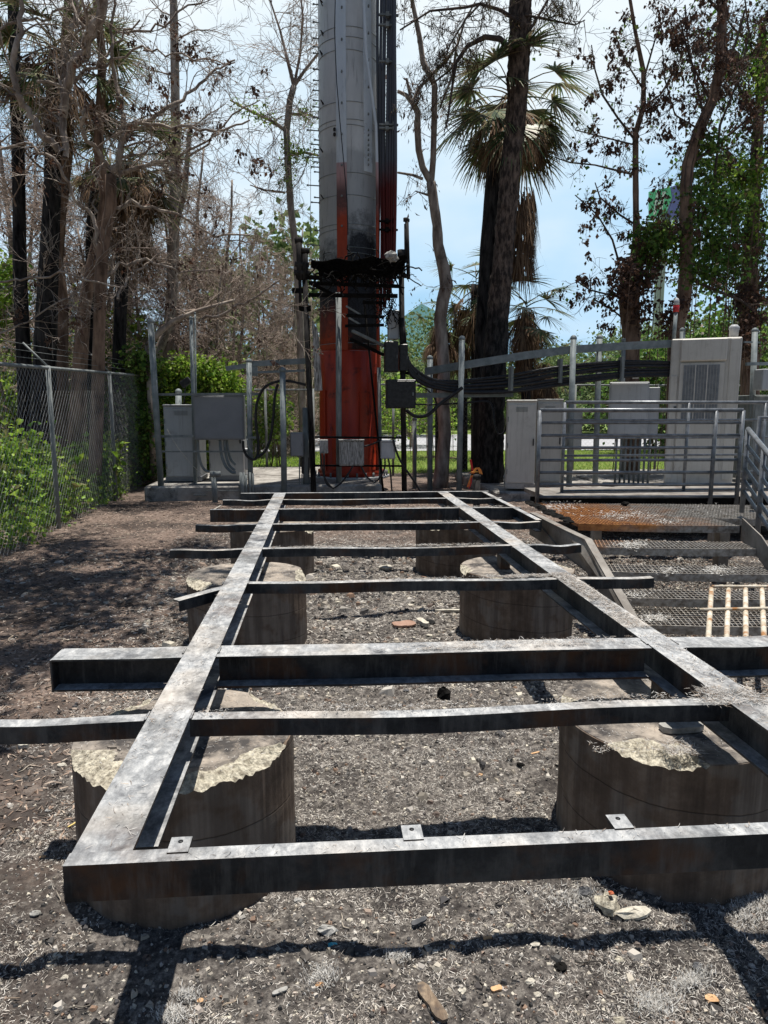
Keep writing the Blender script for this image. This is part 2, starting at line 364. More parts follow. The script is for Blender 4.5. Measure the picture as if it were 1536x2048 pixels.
def pine_bark():
    m, t, b = mat('pine_bark', 0.95); g = G(t); s = g.sep()
    n = g.noise(15, 6, 0.65, stretch=(1, 1, 0.35)); c = g.ramp(n, [(0.42, (0.028, 0.021, 0.018)), (0.66, (0.17, 0.125, 0.10))])
    f = g.ramp(g.math('ADD', g.math('SUBTRACT', s[2], 3.8), g.math('MULTIPLY', g.noise(2.5, 5), 2.0)), [(0.6, 0.9), (1.0, 0.0)])
    f2 = g.math('MULTIPLY', f, 1.0); c = g.mix(f2, c, g.ramp(n, [(0.42, (0.008, 0.008, 0.008)), (0.68, (0.055, 0.05, 0.047))]))
    g.l(c, b.inputs['Base Color']); g.bump(g.noise(11, 6, 0.7, stretch=(1, 1, 0.35)), b, 1.0, 0.02); return m
M['bark_pine'] = pine_bark()
M['bark_brown'] = simple('scorched_brown_bark', (0.08, 0.05, 0.036), (0.27, 0.18, 0.13), 9, 0.95, 0, 0.8, 14, stretch=(1, 1, 0.25), dirt=((0.03, 0.025, 0.022), 2, 0.56))
M['bark_dead'] = simple('dead_grey_bark', (0.14, 0.105, 0.085), (0.42, 0.36, 0.31), 7, 0.95, 0, 0.7, 22, stretch=(1, 1, 0.3), dirt=((0.05, 0.035, 0.03), 2, 0.57))
M['twig'] = simple('dead_twigs', (0.15, 0.11, 0.09), (0.50, 0.405, 0.345), 2.2, 0.95, 0, 0)
M['twig_dark'] = simple('dark_twigs', (0.035, 0.026, 0.023), (0.12, 0.09, 0.075), 3, 0.95, 0, 0)
M['leaf_green'] = island('green_leaves', [(0.035, 0.085, 0.018), (0.09, 0.07, 0.03), (0.05, 0.10, 0.02), (0.06, 0.14, 0.025), (0.10, 0.20, 0.035), (0.17, 0.27, 0.05)], 0.5, 0.42)
M['leaf_bright'] = island('bright_vine_leaves', [(0.05, 0.12, 0.02), (0.12, 0.22, 0.03), (0.17, 0.15, 0.06), (0.16, 0.29, 0.035), (0.25, 0.42, 0.045), (0.36, 0.50, 0.07)], 0.45, 0.42)
M['leaf_brown'] = island('scorched_leaves', [(0.04, 0.026, 0.022), (0.09, 0.05, 0.036), (0.16, 0.085, 0.055), (0.06, 0.04, 0.034)], 0.85, 0.2)
M['leaf_far'] = island('far_foliage', [(0.05, 0.09, 0.03), (0.09, 0.15, 0.05), (0.15, 0.21, 0.075), (0.22, 0.28, 0.11)], 0.7, 0.35)
M['needle'] = island('scorched_needles', [(0.05, 0.035, 0.022), (0.11, 0.07, 0.04), (0.17, 0.12, 0.06), (0.08, 0.085, 0.03)], 0.9, 0.2)
M['frond'] = island('palm_green', [(0.035, 0.065, 0.03), (0.065, 0.11, 0.045), (0.13, 0.17, 0.065), (0.24, 0.25, 0.12), (0.22, 0.17, 0.10)], 0.45, 0.3)
M['frond_dead'] = island('palm_dead', [(0.11, 0.065, 0.035), (0.20, 0.125, 0.075), (0.30, 0.20, 0.125), (0.08, 0.05, 0.035)], 0.85, 0.25)
M['grass'] = island('green_grass', [(0.10, 0.19, 0.03), (0.17, 0.28, 0.045), (0.26, 0.36, 0.07), (0.33, 0.38, 0.11)], 0.7, 0.35)
M['straw'] = island('ash_straw', [(0.05, 0.045, 0.042), (0.27, 0.24, 0.215), (0.56, 0.51, 0.45), (0.80, 0.76, 0.69), (0.08, 0.07, 0.065), (0.38, 0.34, 0.30), (0.04, 0.037, 0.036)], 0.9)
M['straw_pale'] = island('pale_ash_fluff', [(0.30, 0.30, 0.29), (0.48, 0.47, 0.45), (0.66, 0.65, 0.62), (0.40, 0.37, 0.33)], 0.95)
M['mulch'] = island('brown_leaf_litter', [(0.07, 0.052, 0.043), (0.17, 0.12, 0.09), (0.30, 0.215, 0.165), (0.44, 0.36, 0.29), (0.12, 0.09, 0.075)], 0.9)
M['pebble'] = island('stones_and_char', [(0.02, 0.02, 0.021), (0.09, 0.085, 0.08), (0.42, 0.37, 0.30), (0.035, 0.033, 0.033), (0.25, 0.22, 0.19), (0.50, 0.46, 0.38), (0.14, 0.115, 0.10), (0.025, 0.025, 0.027), (0.36, 0.33, 0.30), (0.20, 0.13, 0.09), (0.05, 0.048, 0.05), (0.07, 0.065, 0.06), (0.40, 0.37, 0.33)], 0.9)
def ground_mat():
    m, t, b = mat('burnt_ground', 0.95); g = G(t); s = g.sep()
    ash = g.ramp(g.noise(28, 8, 0.78), [(0.36, (0.022, 0.020, 0.019)), (0.5, (0.105, 0.093, 0.084)), (0.66, (0.33, 0.30, 0.265))])
    soot = g.ramp(g.noise(1.3, 8, 0.7), [(0.50, 0.0), (0.63, 0.85)]); ash = g.mix(soot, ash, (0.028, 0.024, 0.023))
    br = g.ramp(g.noise(34, 7, 0.75), [(0.32, (0.05, 0.037, 0.031)), (0.5, (0.16, 0.115, 0.092)), (0.7, (0.34, 0.255, 0.205))])
    lf = g.math('SUBTRACT', g.math('MULTIPLY', s[0], -1.0), 0.75)
    fac = g.ramp(g.math('ADD', lf, g.math('MULTIPLY', g.math('SUBTRACT', g.noise(1.5, 4), 0.5), 2.0)), [(0.0, 0.0), (0.9, 0.85)])
    far = g.ramp(g.math('ADD', g.math('MULTIPLY', g.math('SUBTRACT', s[1], 8.0), 0.25), g.noise(2, 3)), [(0.4, 0.0), (0.9, 1.0)])
    fac = g.math('MAXIMUM', fac, g.math('MULTIPLY', far, 0.85)); c = g.mix(fac, ash, g.mix(g.ramp(g.noise(1.1, 7, .7), [(0.46, 0.0), (0.58, 0.8)]), br, (0.03, 0.023, 0.02)))
    gr = g.ramp(g.noise(9, 6, 0.7), [(0.3, (0.08, 0.13, 0.03)), (0.7, (0.22, 0.29, 0.07))])
    gf = g.ramp(g.math('ADD', g.math('MULTIPLY', g.math('SUBTRACT', s[1], 18.3), 0.4), g.noise(1.2, 4)), [(0.4, 0.0), (0.8, 1.0)])
    c = g.mix(gf, c, gr); g.l(c, b.inputs['Base Color'])
    g.bump(g.noise(70, 8, 0.8), b, 0.9, 0.012); return m
M['ground'] = ground_mat()
# ------------------------------------------------------------ the ground
M['oldtwig'] = island('fallen_twig_wood', [(.03, .025, .022), (.12, .09, .07), (.30, .24, .18), (.48, .42, .34), (.05, .045, .04)], .9)
rng = np.random.default_rng(7); random.seed(11)
def vnoise(x, y, seed=0):
    xi = np.floor(x).astype(np.int64); yi = np.floor(y).astype(np.int64); fx = x - xi; fy = y - yi
    fx = fx*fx*(3-2*fx); fy = fy*fy*(3-2*fy)
    def h(a, b):
        n = (a*374761393 + b*668265263 + seed*974711) & 0xffffffff
        n = ((n ^ (n >> 13)) * 1274126177) & 0xffffffff
        return ((n ^ (n >> 16)) & 0xffff) / 65535.0
    return (h(xi, yi)*(1-fx) + h(xi+1, yi)*fx)*(1-fy) + (h(xi, yi+1)*(1-fx) + h(xi+1, yi+1)*fx)*fy
def gh(x, y):
    x = np.asarray(x, dtype=float); y = np.asarray(y, dtype=float)
    near = np.clip((14 - y) / 4, 0, 1) * np.clip((9 - np.abs(x)) / 3, 0, 1)
    z = (vnoise(x*1.3+9, y*1.3, 1)-.5)*0.05 + (vnoise(x*5, y*5, 2)-.5)*0.03 + (vnoise(x*14, y*14, 3)-.5)*0.022 + (vnoise(x*37, y*37, 4)-.5)*0.011
    return z*near + np.clip(y-60, 0, 400)*0.0
def gh1(x, y): return float(gh(np.array([x]), np.array([y]))[0])
xs = np.unique(np.concatenate([np.linspace(-400, -40, 12), np.linspace(-40, -7, 40), np.arange(-7, -3.4, .06), np.arange(-3.4, 3.4, .022), np.arange(3.4, 7, .06), np.linspace(7, 40, 40), np.linspace(40, 400, 12)]))
ys = np.unique(np.concatenate([[-60, -20, -5, 0, .8], np.arange(1.2, 4.2, .022), np.arange(4.2, 9, .045), np.arange(9, 16, .12), np.linspace(16, 60, 50), np.linspace(60, 700, 20)]))
XX, YY = np.meshgrid(xs, ys); ZZ = gh(XX, YY)
nx, ny = len(xs), len(ys); idx = np.arange(nx*ny).reshape(ny, nx)
Fq = np.stack([idx[:-1, :-1], idx[:-1, 1:], idx[1:, 1:], idx[1:, :-1]], -1).reshape(-1, 4)
gr_ = np_mesh('ground', np.stack([XX, YY, ZZ], -1).reshape(-1, 3), Fq, M['ground'], smooth=True); tag(gr_, kind='structure')

rd = MB(); rd.v = [(-60, 27, .05), (70, 27, .05), (70, 44, .05), (-60, 44, .05), (-60, 27, -.1), (70, 27, -.1), (70, 44, -.1), (-60, 44, -.1)]
rd.f = [(0, 1, 2, 3), (4, 5, 1, 0), (6, 7, 3, 2)]; rd.m = [0]*3; rd.sm = [False]*3
tag(rd.build('road', M['road'], local=True), kind='structure')

def blades(cx, cy, cz, n, length, width, rng, lift=0.35, seg=2, curl=0.8):
    """short curved strips: returns V, F"""
    n = len(cx); a = rng.uniform(0, 2*pi, n); el = rng.uniform(-.15, 1, n)**1.5*lift if lift < 1 else rng.uniform(.7, 1.4, n)
    el = np.nan_to_num(el); Ln = length*rng.uniform(.5, 1.3, n); w = width*rng.uniform(.6, 1.3, n)
    bend = rng.uniform(-curl, curl, n); twist = rng.uniform(-1, 1, n)
    P = np.stack([cx, cy, cz], -1); V = []
    for k in range(seg+1):
        ang = a + bend*k/seg
        d = np.stack([np.cos(ang)*np.cos(el), np.sin(ang)*np.cos(el), np.sin(el)*(1-.5*k/seg)], -1)
        if k: P = P + d*(Ln/seg)[:, None]
        s_ = np.stack([-np.sin(ang), np.cos(ang), twist], -1)*(w*(1 if k < seg else .35))[:, None]*.5
        V += [P - s_, P + s_]
    V = np.stack(V, 1).reshape(-1, 3); m = 2*(seg+1); b = np.arange(n)[:, None]*m
    Fq = np.concatenate([b + np.array([[2*k, 2*k+1, 2*k+3, 2*k+2]]) for k in range(seg)], 0)
    return V, Fq
def scatter(n, y0, y1, xl, xr, bias=1.0):
    """random ground points inside the view wedge"""
    y = y0 + (y1-y0)*rng.uniform(0, 1, n)**bias
    lo = np.maximum(xl, -0.52*y-.5); hi = np.minimum(xr, 0.78*y+.5)
    return rng.uniform(0, 1, n)*(hi-lo)+lo, y
def dens(x, y): return vnoise(x*1.1, y*1.1, 21)*.28+vnoise(x*3, y*3, 8)*.42+vnoise(x*9, y*9, 9)*.3
x, y = scatter(330000, 1.5, 4.2, -3, 4, 1.2); keep = dens(x, y) > .40+rng.uniform(0, .27, len(x)); x, y = x[keep], y[keep]
V1, F1 = blades(x, y, gh(x, y)+rng.uniform(0, .004, len(x)), 0, .017, .0012, rng, .85)
x, y = scatter(110000, 4.0, 10.5, -5, 5); keep = (x > -1.2-rng.uniform(0, .8, len(x)))*(y < 8.5+rng.uniform(0, 2, len(x))); x, y = x[keep], y[keep]
V2, F2 = blades(x, y, gh(x, y)+.002, 0, .036, .003, rng, .7)
o = np_mesh('ash_litter', np.concatenate([V1, V2]), np.concatenate([F1, F2+len(V1)]), M['straw']); tag(o, kind='stuff')
cs_ = []
for px, py, sx_, sy_, n_ in ((345, 2030, 16, 8, 900), (375, 1990, 12, 6, 400), (1380, 1955, 20, 9, 1300), (1310, 1995, 22, 14, 1300), (795, 1912, 12, 8, 500), (640, 1960, 18, 12, 700), (1500, 1810, 25, 18, 1200), (1480, 1770, 25, 14, 800), (1150, 1800, 40, 10, 900), (590, 1190, 70, 8, 500), (900, 1200, 80, 10, 700), (450, 1430, 60, 8, 400), (700, 1230, 90, 12, 900), (950, 1520, 90, 20, 800)):
    for _ in range(n_): p = gz(px+random.gauss(0, sx_), py+random.gauss(0, sy_)); cs_.append((p.x, p.y))
cs_ = np.array(cs_); V, Fq = blades(cs_[:, 0], cs_[:, 1], gh(cs_[:, 0], cs_[:, 1])+rng.uniform(0, .012, len(cs_)), 0, .018, .0014, rng, 1.5)
tag(np_mesh('pale_ash_patches', V, Fq, M['straw_pale']), kind='stuff')
x, y = scatter(60000, 2.6, 13.5, -4.0, 6); keep = (x < -.9+rng.normal(0, .35, len(x))) | (y > 9.2+rng.normal(0, 1, len(x))) | (x > 2.0); x, y = x[keep], y[keep]
V1, F1 = blades(x, y, gh(x, y)+.004, 0, .034, .0065, rng, .5)
tag(np_mesh('leaf_litter', V1, F1, M['mulch']), kind='stuff')
tw_ = MB(); R9 = random.Random(99)
for i in range(420):
    yy = 1.7+9.5*R9.random()**.9; xx = R9.uniform(max(-4, -.52*yy-.3), min(3, .7*yy)) if i % 3 else R9.uniform(max(-4, -.52*yy-.3), -.9)
    a_ = R9.uniform(0, 2*pi); L_ = R9.uniform(.03, .11)*(1 if yy < 4 else 2.2); p_ = []
    for k in range(5): p_.append((xx+L_*k/4*cos(a_), yy+L_*k/4*sin(a_), gh1(xx, yy)+.006+R9.uniform(0, .004))); a_ += R9.gauss(0, .25)
    tw_.tube(p_, [.0022*(1 if yy < 4 else 1.8)]*4+[.001], 4)
tag(tw_.build('fallen_twigs', M['twig_dark'] if False else M['oldtwig'], None), kind='stuff')
# small stones, char and bark flakes
def flakes(x, y, z, size, flat=.45):
    n = len(x); base = np.array([[1, 0, 0], [.3, .9, 0], [-.8, .6, 0], [-.7, -.7, 0], [.4, -.85, 0]])
    s_ = size*rng.lognormal(0, .55, n)*np.clip(np.abs(y)*.32, .8, 2.2); a = rng.uniform(0, 2*pi, n)
    bx = base[None, :, 0]*rng.uniform(.6, 1.3, (n, 5)); by = base[None, :, 1]*rng.uniform(.5, 1.2, (n, 5))
    X = (bx*np.cos(a)[:, None]-by*np.sin(a)[:, None])*s_[:, None]; Y_ = (bx*np.sin(a)[:, None]+by*np.cos(a)[:, None])*s_[:, None]
    hh = s_*flat*rng.uniform(.5, 1.5, n)
    lo = np.stack([x[:, None]+X, y[:, None]+Y_, np.repeat((z-.003)[:, None], 5, 1)], -1)
    sc_ = rng.uniform(.55, .85, n)[:, None]
    hi = np.stack([x[:, None]+X*sc_, y[:, None]+Y_*sc_, (z+hh)[:, None]+rng.uniform(-.35, .35, (n, 5))*hh[:, None]], -1)
    V = np.concatenate([lo, hi], 1).reshape(-1, 3); b = np.arange(n)[:, None]*10
    F = [b+np.array([[k, (k+1) % 5, 5+(k+1) % 5, 5+k]]) for k in range(5)]
    F += [b+np.array([[5, 6, 7, 8]]), b+np.array([[5, 8, 9, 9]])]
    return V, F
x, y = scatter(62000, 1.5, 8.5, -4, 4.5, 1.35)
keep = (x > -.9-rng.uniform(0, .8, len(x))) | (rng.uniform(0, 1, len(x)) < .22); x, y = x[keep], y[keep]
V, Fl = flakes(x, y, gh(x, y)+rng.uniform(-.001, .003, len(x)), .0056, .38)
tris = Fl.pop()[:, :3]; Fq = np.concatenate(Fl)
me_v = V; o = np_mesh('small_stones', V, np.concatenate([Fq, np.concatenate([tris, tris[:, 2:3]*0+tris[:, :1]], 1)[:0]]), M['pebble']); tag(o, kind='stuff')

# ------------------------------------------------------------ concrete piers
GP = 'concrete piers under the burnt steel frame'
def pier(x, y, R, zt, chips, label, seed):
    r0 = random.Random(seed); n = 180; mb = MB(); root_loc = (x, y, 0)
    def chip(th):
        for a0, a1, dr, dz in chips:
            a = (th - a0) % (2*pi); w = (a1 - a0) % (2*pi)
            if a < w:
                e = min(a, w-a)/w; e = min(1, e*5)
                k = .6+.4*sin(a*7+seed)+.25*sin(a*23)+.10*sin(a*57+seed)+.06*sin(a*101)
                return dr*e*(.75+.3*k), dz*e*(.6+.4*k)
        return 0.0, 0.0
    rows = [];  rr = [0, .4, .7, .85]
    V = []; Fc = []; mi = []
    for i in range(n):
        th = 2*pi*i/n; cr_, cz_ = chip(th); jr = 1+.006*sin(th*3+seed)+.003*r0.uniform(-1, 1)
        col = []
        for q in rr: col.append((min(q*R, R-cr_-.012)*cos(th), min(q*R, R-cr_-.012)*sin(th), zt+.004*sin(q*20+th*2)))
        col.append(((R-cr_-.004)*cos(th), (R-cr_-.004)*sin(th), zt - (.002 if cr_ == 0 else .006)))
        for q in (.35, .7):
            u = r0.uniform(-1, 1)*.009*(1 if cr_ > .01 else 0)
            rad = (R-cr_-.004) + (cr_)*q; col.append((rad*cos(th), rad*sin(th), zt-.004-cz_*q+u))
        col.append((R*jr*cos(th), R*jr*sin(th), zt-.006-cz_+r0.uniform(-1, 1)*(.008 if cr_ > .01 else 0)))
        for q in (.2, .4, .6, .8, 1.0):
            zz = (zt-.01-cz_)*(1-q) + -.08*q; col.append((R*jr*(1+.004*sin(zz*17+th*5))*cos(th), R*jr*(1+.004*sin(zz*17+th*5))*sin(th), zz))
        V += col; rows.append(len(col))
    k = rows[0]
    for i in range(n):
        j = (i+1) % n; th = 2*pi*(i+.5)/n; ch = chip(th)[0] > .012
        for q in range(k-1):
            Fc.append((i*k+q, i*k+q+1, j*k+q+1, j*k+q)); mi.append(1 if q < 4 else (2 if (q < 7 and ch) else (1 if q < 5 else 0)))
    root = empty('concrete_pier', root_loc, label, 'pier', GP)
    me = bpy.data.meshes.new('pier_shaft'); me.from_pydata(V, [], Fc); me.polygons.foreach_set('material_index', mi)
    me.polygons.foreach_set('use_smooth', [False]*len(mi)); me.update()
    link_mesh('pier_shaft', me, [M['pier'], M['pier_top'], M['chip']], root)
    return root
D = radians
pier(-.515, 2.49, .39, .50, [(D(196), D(252), .14, .025), (D(268), D(345), .085, .03), (D(10), D(60), .05, .02), (D(120), D(165), .07, .02)], 'concrete pier with broken pale rim under the near left corner of the burnt frame', 1)
pier(1.335, 2.49, .41, .50, [(D(214), D(262), .15, .03), (D(150), D(185), .10, .03), (D(40), D(75), .05, .02)], 'round brown-stained concrete pier under the near right end of the burnt frame', 2)
pier(-.55, 4.97, .42, .50, [(D(185), D(240), .10, .03), (D(330), D(25), .07, .05), (D(70), D(120), .05, .02)], 'round concrete pier with peeling skin, middle one on the left of the frame', 3)
pier(1.44, 5.03, .42, .50, [(D(225), D(275), .05, .02), (D(160), D(200), .06, .03), (D(345), D(50), .09, .03)], 'round concrete pier with a frayed ashy rim, middle one on the right of the frame', 4)
pier(-.52, 7.1, .42, .50, [(D(320), D(20), .08, .06)], 'round concrete pier furthest back on the left under the frame', 5)
pier(1.38, 7.1, .42, .50, [(D(200), D(240), .04, .02)], 'round concrete pier furthest back on the right under the frame', 6)
# loose slabs of broken face lying on the front right pier
# ------------------------------------------------------------ burnt steel frame
ZT = .754
fr = empty('burnt_steel_frame', (.43, 4.5, .6), 'bare burnt steel floor frame of long rails and cross beams resting on concrete piers', 'steel frame')
def I_prof(w, h, tf=.008, tw=.008):
    return [(-w/2, -h), (w/2, -h), (w/2, -h+tf), (tw/2, -h+tf), (tw/2, -tf), (w/2, -tf), (w/2, 0), (-w/2, 0), (-w/2, -tf), (-tw/2, -tf), (-tw/2, -h+tf), (-w/2, -h+tf)]
def wavy(p0, p1, n=14, amp=.004, seed=0):
    p0 = Vector(p0); p1 = Vector(p1); r0 = random.Random(seed); ph = [r0.uniform(0, 6) for _ in range(4)]
    out = []
    for i in range(n+1):
        t = i/n; e = sin(pi*t)
        out.append(p0.lerp(p1, t) + Vector((0, amp*e*sin(t*7+ph[0]), -abs(amp)*e*(.5+.5*sin(t*5+ph[1])))))
    return out
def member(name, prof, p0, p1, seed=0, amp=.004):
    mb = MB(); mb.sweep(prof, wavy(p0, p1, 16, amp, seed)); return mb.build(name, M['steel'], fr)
member('beam_end', [(-.0625, 0), (-.0625, -.008), (-.004, -.008), (-.004, -.08), (.004, -.08), (.004, -.008), (.0625, -.008), (.0625, 0)][::-1], (-.4715, 1.395, ZT), (-.4715, 1.60, ZT), 1, 0)
member('long_beam', I_prof(.125, .137), (-.4715, 1.6005, ZT), (-.4715, 7.73, ZT), 1, .003)
member('long_beam', I_prof(.115, .137), (1.3295, 1.372, ZT), (1.3295, 7.73, ZT), 2, .003)
def C_prof(w, h, t=.007, s=1):   # channel open backwards (s=1) ; path runs +x so local x = -y
    return [(w/2*s, -h), (w/2*s, 0), (-w/2*s, 0), (-w/2*s, -t), ((w/2-t)*s, -t), ((w/2-t)*s, -h+t), (-w/2*s, -h+t), (-w/2*s, -h)][::(1 if s < 0 else -1)]
def A_prof(w, h, t=.007):        # angle: flat flange on top, leg down at the camera side
    return [(w/2, 0), (-w/2, 0), (-w/2, -t), (w/2-t, -t), (w/2-t, -h), (w/2, -h)]
# front channel, closing the ends of both long beams
member('front_channel', C_prof(.042, .082), (-.536, 1.372, ZT+.002), (1.9, 1.341, ZT+.002), 3, .002)
for px_, y_ in ((370, 0), (823, 0), (1250, 0)):
    c = gz(px_, 1662, ZT) ; c.y = 1.365
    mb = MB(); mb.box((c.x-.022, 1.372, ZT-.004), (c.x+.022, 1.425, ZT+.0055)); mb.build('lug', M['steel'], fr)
    mb = MB(); mb.lathe([(.0055, 0), (.0055, .0012)], (c.x, 1.408, ZT+.0055), 12); mb.build('bolt_hole', M['blackplastic'], fr)
mb = MB(); mb.lathe([(.0035, 0), (.0035, .004)], (-.49, 1.30, .70), 10)
# cross members: angle (thin) or channel (deep); each piece butts against the long beams
def cross(x0, x1, y, kind, seed, y1=None):
    y1 = y if y1 is None else y1
    cuts = [(x0, -.536), (-.407, 1.27), (1.389, x1)]
    for i, (a, b) in enumerate(cuts):
        if b - a < .02: continue
        yy = lambda q: y+(y1-y)*(q-x0)/(x1-x0)
        pr = A_prof(.05, .055) if kind == 'a' else (C_prof(.055, .115) if kind == 'c' else I_prof(.125, .125))
        member({'a': 'cross_angle', 'c': 'cross_channel', 'i': 'cross_beam'}[kind], pr, (a, yy(a), ZT-.003), (b, yy(b), ZT-.003), seed*3+i, .011 if kind == 'a' else .003)
cross(-1.30, 1.95, 2.075, 'a', 1, 2.0)
cross(-1.012, 1.95, 2.65, 'i', 2, 2.56)
cross(-.53, 1.81, 3.71, 'a', 3, 3.64)
cross(-1.01, 1.76, 4.65, 'a', 4, 4.60)
cross(-1.02, 1.78, 5.66, 'a', 5, 5.58)
cross(-1.04, 1.86, 6.52, 'c', 6, 6.42)
cross(-1.02, 1.86, 7.20, 'a', 7, 7.14)
member('end_channel', C_prof(.05, .10), (-.9, 7.76, ZT-.002), (1.86, 7.72, ZT-.002), 40, .002)
member('side_channel', C_prof(.05, .10, s=-1), (1.80, 7.70, ZT-.004), (1.80, 5.66, ZT-.004), 41, .002)
# end plate of the big beam and the bent stub on the left
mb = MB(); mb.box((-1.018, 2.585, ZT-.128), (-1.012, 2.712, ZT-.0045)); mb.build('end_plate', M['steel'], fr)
p0, p1 = gz(497, 1163, ZT-.004), gz(352, 1200, ZT-.015)
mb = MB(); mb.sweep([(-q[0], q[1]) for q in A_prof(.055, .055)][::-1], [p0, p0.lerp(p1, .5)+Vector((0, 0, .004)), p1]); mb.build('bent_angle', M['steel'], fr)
# brackets of the long beams over the piers
for X_ in (-.4715, 1.3295):
    for Y_ in (2.5, 5.0, 7.1):
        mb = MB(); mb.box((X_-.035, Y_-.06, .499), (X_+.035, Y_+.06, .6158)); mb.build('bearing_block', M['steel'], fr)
for px_, py_ in ((1405, 1692), (985, 1712)):
    c = at(px_, py_, 1.346); mb = MB(); mb.tube([c+Vector((0, .004, 0)), c-Vector((0, .006, 0))], .010, 6); mb.build('bolt', M['steel'], fr)
for X_, s_ in ((-.407, 1), (-.536, -1), (1.270, -1), (1.389, 1)):
    for Y_ in (2.075-.065*(X_+1.3)/3.2, 2.65-.09*(X_+1)/3, 3.70):
        mb = MB(); r0 = random.Random(int(X_*100+Y_*10)); mb.tube([(X_+s_*.002, Y_-.03+.06*k/8, ZT-.0015+r0.uniform(-.001, .001)) for k in range(9)], [.004+r0.uniform(-.001, .001) for k in range(9)], 6); mb.build('weld', M['steel'], fr)
# diagonal brace hanging below at the back
# ash fluff and dead needles lying on the members
def fluff(name, x0, x1, y0, y1, n, z, length=.018, w=.0012, lift=.6, m='straw_pale'):
    x = rng.uniform(x0, x1, n); y = rng.uniform(y0, y1, n); keep = vnoise(x*16+z*50, y*16, 31)*.6+vnoise(x*45, y*45, 32)*.4 > rng.uniform(.3, .62, n); x, y = x[keep], y[keep]; n = len(x)
    return blades(x, y, np.full(n, z), 0, length, w, rng, lift)
M['fluff'] = island('mixed_ash_fluff', [(.30, .29, .28), (.50, .48, .45), (.16, .12, .09), (.62, .60, .57), (.36, .28, .21), (.10, .09, .085), (.45, .44, .42)], .95)
parts = []
def fl(*a, **k): parts.append(fluff('', *a, **k))
fl(1.27, 1.37, 2.75, 3.75, 7500, ZT+.004); fl(1.29, 1.36, 3.2, 3.7, 2500, ZT+.009)
fl(.9, 1.36, 3.68, 3.74, 3500, ZT+.002); fl(1.0, 1.30, 3.68, 3.73, 900, ZT-.002, lift=.3)
fl(.28, 1.25, 2.57, 2.66, 1300, ZT+.002); fl(.2, 1.2, 2.565, 2.585, 1500, ZT+.002)
fl(-.39, 1.25, 2.03, 2.09, 1700, ZT+.002, .013); fl(1.18, 1.4, 1.98, 2.12, 1300, ZT+.003, .03, lift=.4)
fl(-.36, 1.2, 4.6, 4.66, 2200, ZT+.002, .03); fl(-.36, 1.2, 5.58, 5.65, 1500, ZT+.002, .03)
fl(.2, 1.25, 3.66, 3.72, 1300, ZT+.002); fl(-.9, 1.7, 6.42, 6.5, 2500, ZT+.002, .03)
fl(1.28, 1.38, 3.8, 7.5, 1500, ZT+.003, .03); fl(-.53, -.41, 1.4, 3.6, 700, ZT+.002)
fl(-.53, -.41, 2.0, 3.9, 500, ZT+.002); fl(1.28, 1.38, 1.5, 2.7, 1300, ZT+.003)
fl(-.38, 1.2, 1.345, 1.375, 220, ZT+.004, .012)
fl(.92, 1.15, 2.18, 2.26, 500, .505); fl(1.16, 1.26, 2.12, 2.22, 900, .52, .03)
for (cx_, cy_) in ((-.515, 2.49), (1.335, 2.49), (-.55, 4.97), (1.44, 5.03)):
    n_ = 900; a_ = rng.uniform(0, 2*pi, n_); q_ = .37*np.sqrt(rng.uniform(0, 1, n_)); parts.append(blades(cx_+q_*np.cos(a_), cy_+q_*np.sin(a_), np.full(n_, .505), 0, .016, .0013, rng, .5))
Vs = []; Fs = []; b = 0
for v, f in parts: Vs.append(v); Fs.append(f+b); b += len(v)
tag(np_mesh('ash_fluff', np.concatenate(Vs), np.concatenate(Fs), M['fluff']), kind='stuff')

# ------------------------------------------------------------ larger debris, one by one
def chunk(name, label, cat, loc, size, m, seed, group=None, flat=.6, rot=0):
    r0 = random.Random(seed); mb = MB(); n1, n2 = 5, 8; vs = []
    z0 = gh1(loc[0], loc[1]) if loc[2] is None else loc[2]
    for i in range(n1+1):
        ph = pi*i/n1
        for k in range(n2):
            th = 2*pi*k/n2; q = r0.uniform(.72, 1.2)
            a = (size[0]*sin(ph)*cos(th)*q, size[1]*sin(ph)*sin(th)*q, size[2]*cos(ph)*q*flat)
            vs.append((loc[0]+a[0]*cos(rot)-a[1]*sin(rot), loc[1]+a[0]*sin(rot)+a[1]*cos(rot), z0+size[2]*.3+a[2]))
    fs = [(i*n2+k, i*n2+(k+1) % n2, (i+1)*n2+(k+1) % n2, (i+1)*n2+k)[::-1] for i in range(n1) for k in range(n2)]
    mb.add(vs, fs, False); return tag(mb.build(name, m), label, cat, group)
def at_g(px, py, z=0.0): p = gz(px, py, z); return (p.x, p.y, None)
def jag_board(name, label, cat, px, py, L_, w, t, rot, m, tilt=0.0, seed=0, z=None):
    r0 = random.Random(seed); c = gz(px, py, 0 if z is None else z); z0 = gh1(c.x, c.y)+.004 if z is None else z; n = 7; vs = []
    for i in range(n+1):
        u = (i/n-.5)*L_; e = 1 if 0 < i < n else .5
        for s_ in (-1, 1):
            vv = s_*w/2*e*r0.uniform(.8, 1.05); h_ = z0+(u+L_/2)*math.tan(tilt)
            for q in (0, t): vs.append((c.x+u*cos(rot)-vv*sin(rot), c.y+u*sin(rot)+vv*cos(rot), h_+q+r0.uniform(-.1, .1)*t))
    fs = []
    for i in range(n):
        a = i*4; b = a+4; fs += [(a+1, b+1, b+3, a+3), (a, a+2, b+2, b), (a, b, b+1, a+1), (a+2, a+3, b+3, b+2)]
    fs += [(0, 1, 3, 2), (n*4, n*4+2, n*4+3, n*4+1)]
    mb = MB(); mb.add(vs, fs, False); return tag(mb.build(name, m), label, cat)
M['wood'] = simple('weathered_wood', (0.30, 0.22, 0.14), (0.50, 0.40, 0.29), 30, .9, 0, .4, stretch=(.2, 1, 1), dirt=((0.12, 0.09, 0.07), 6, .55))
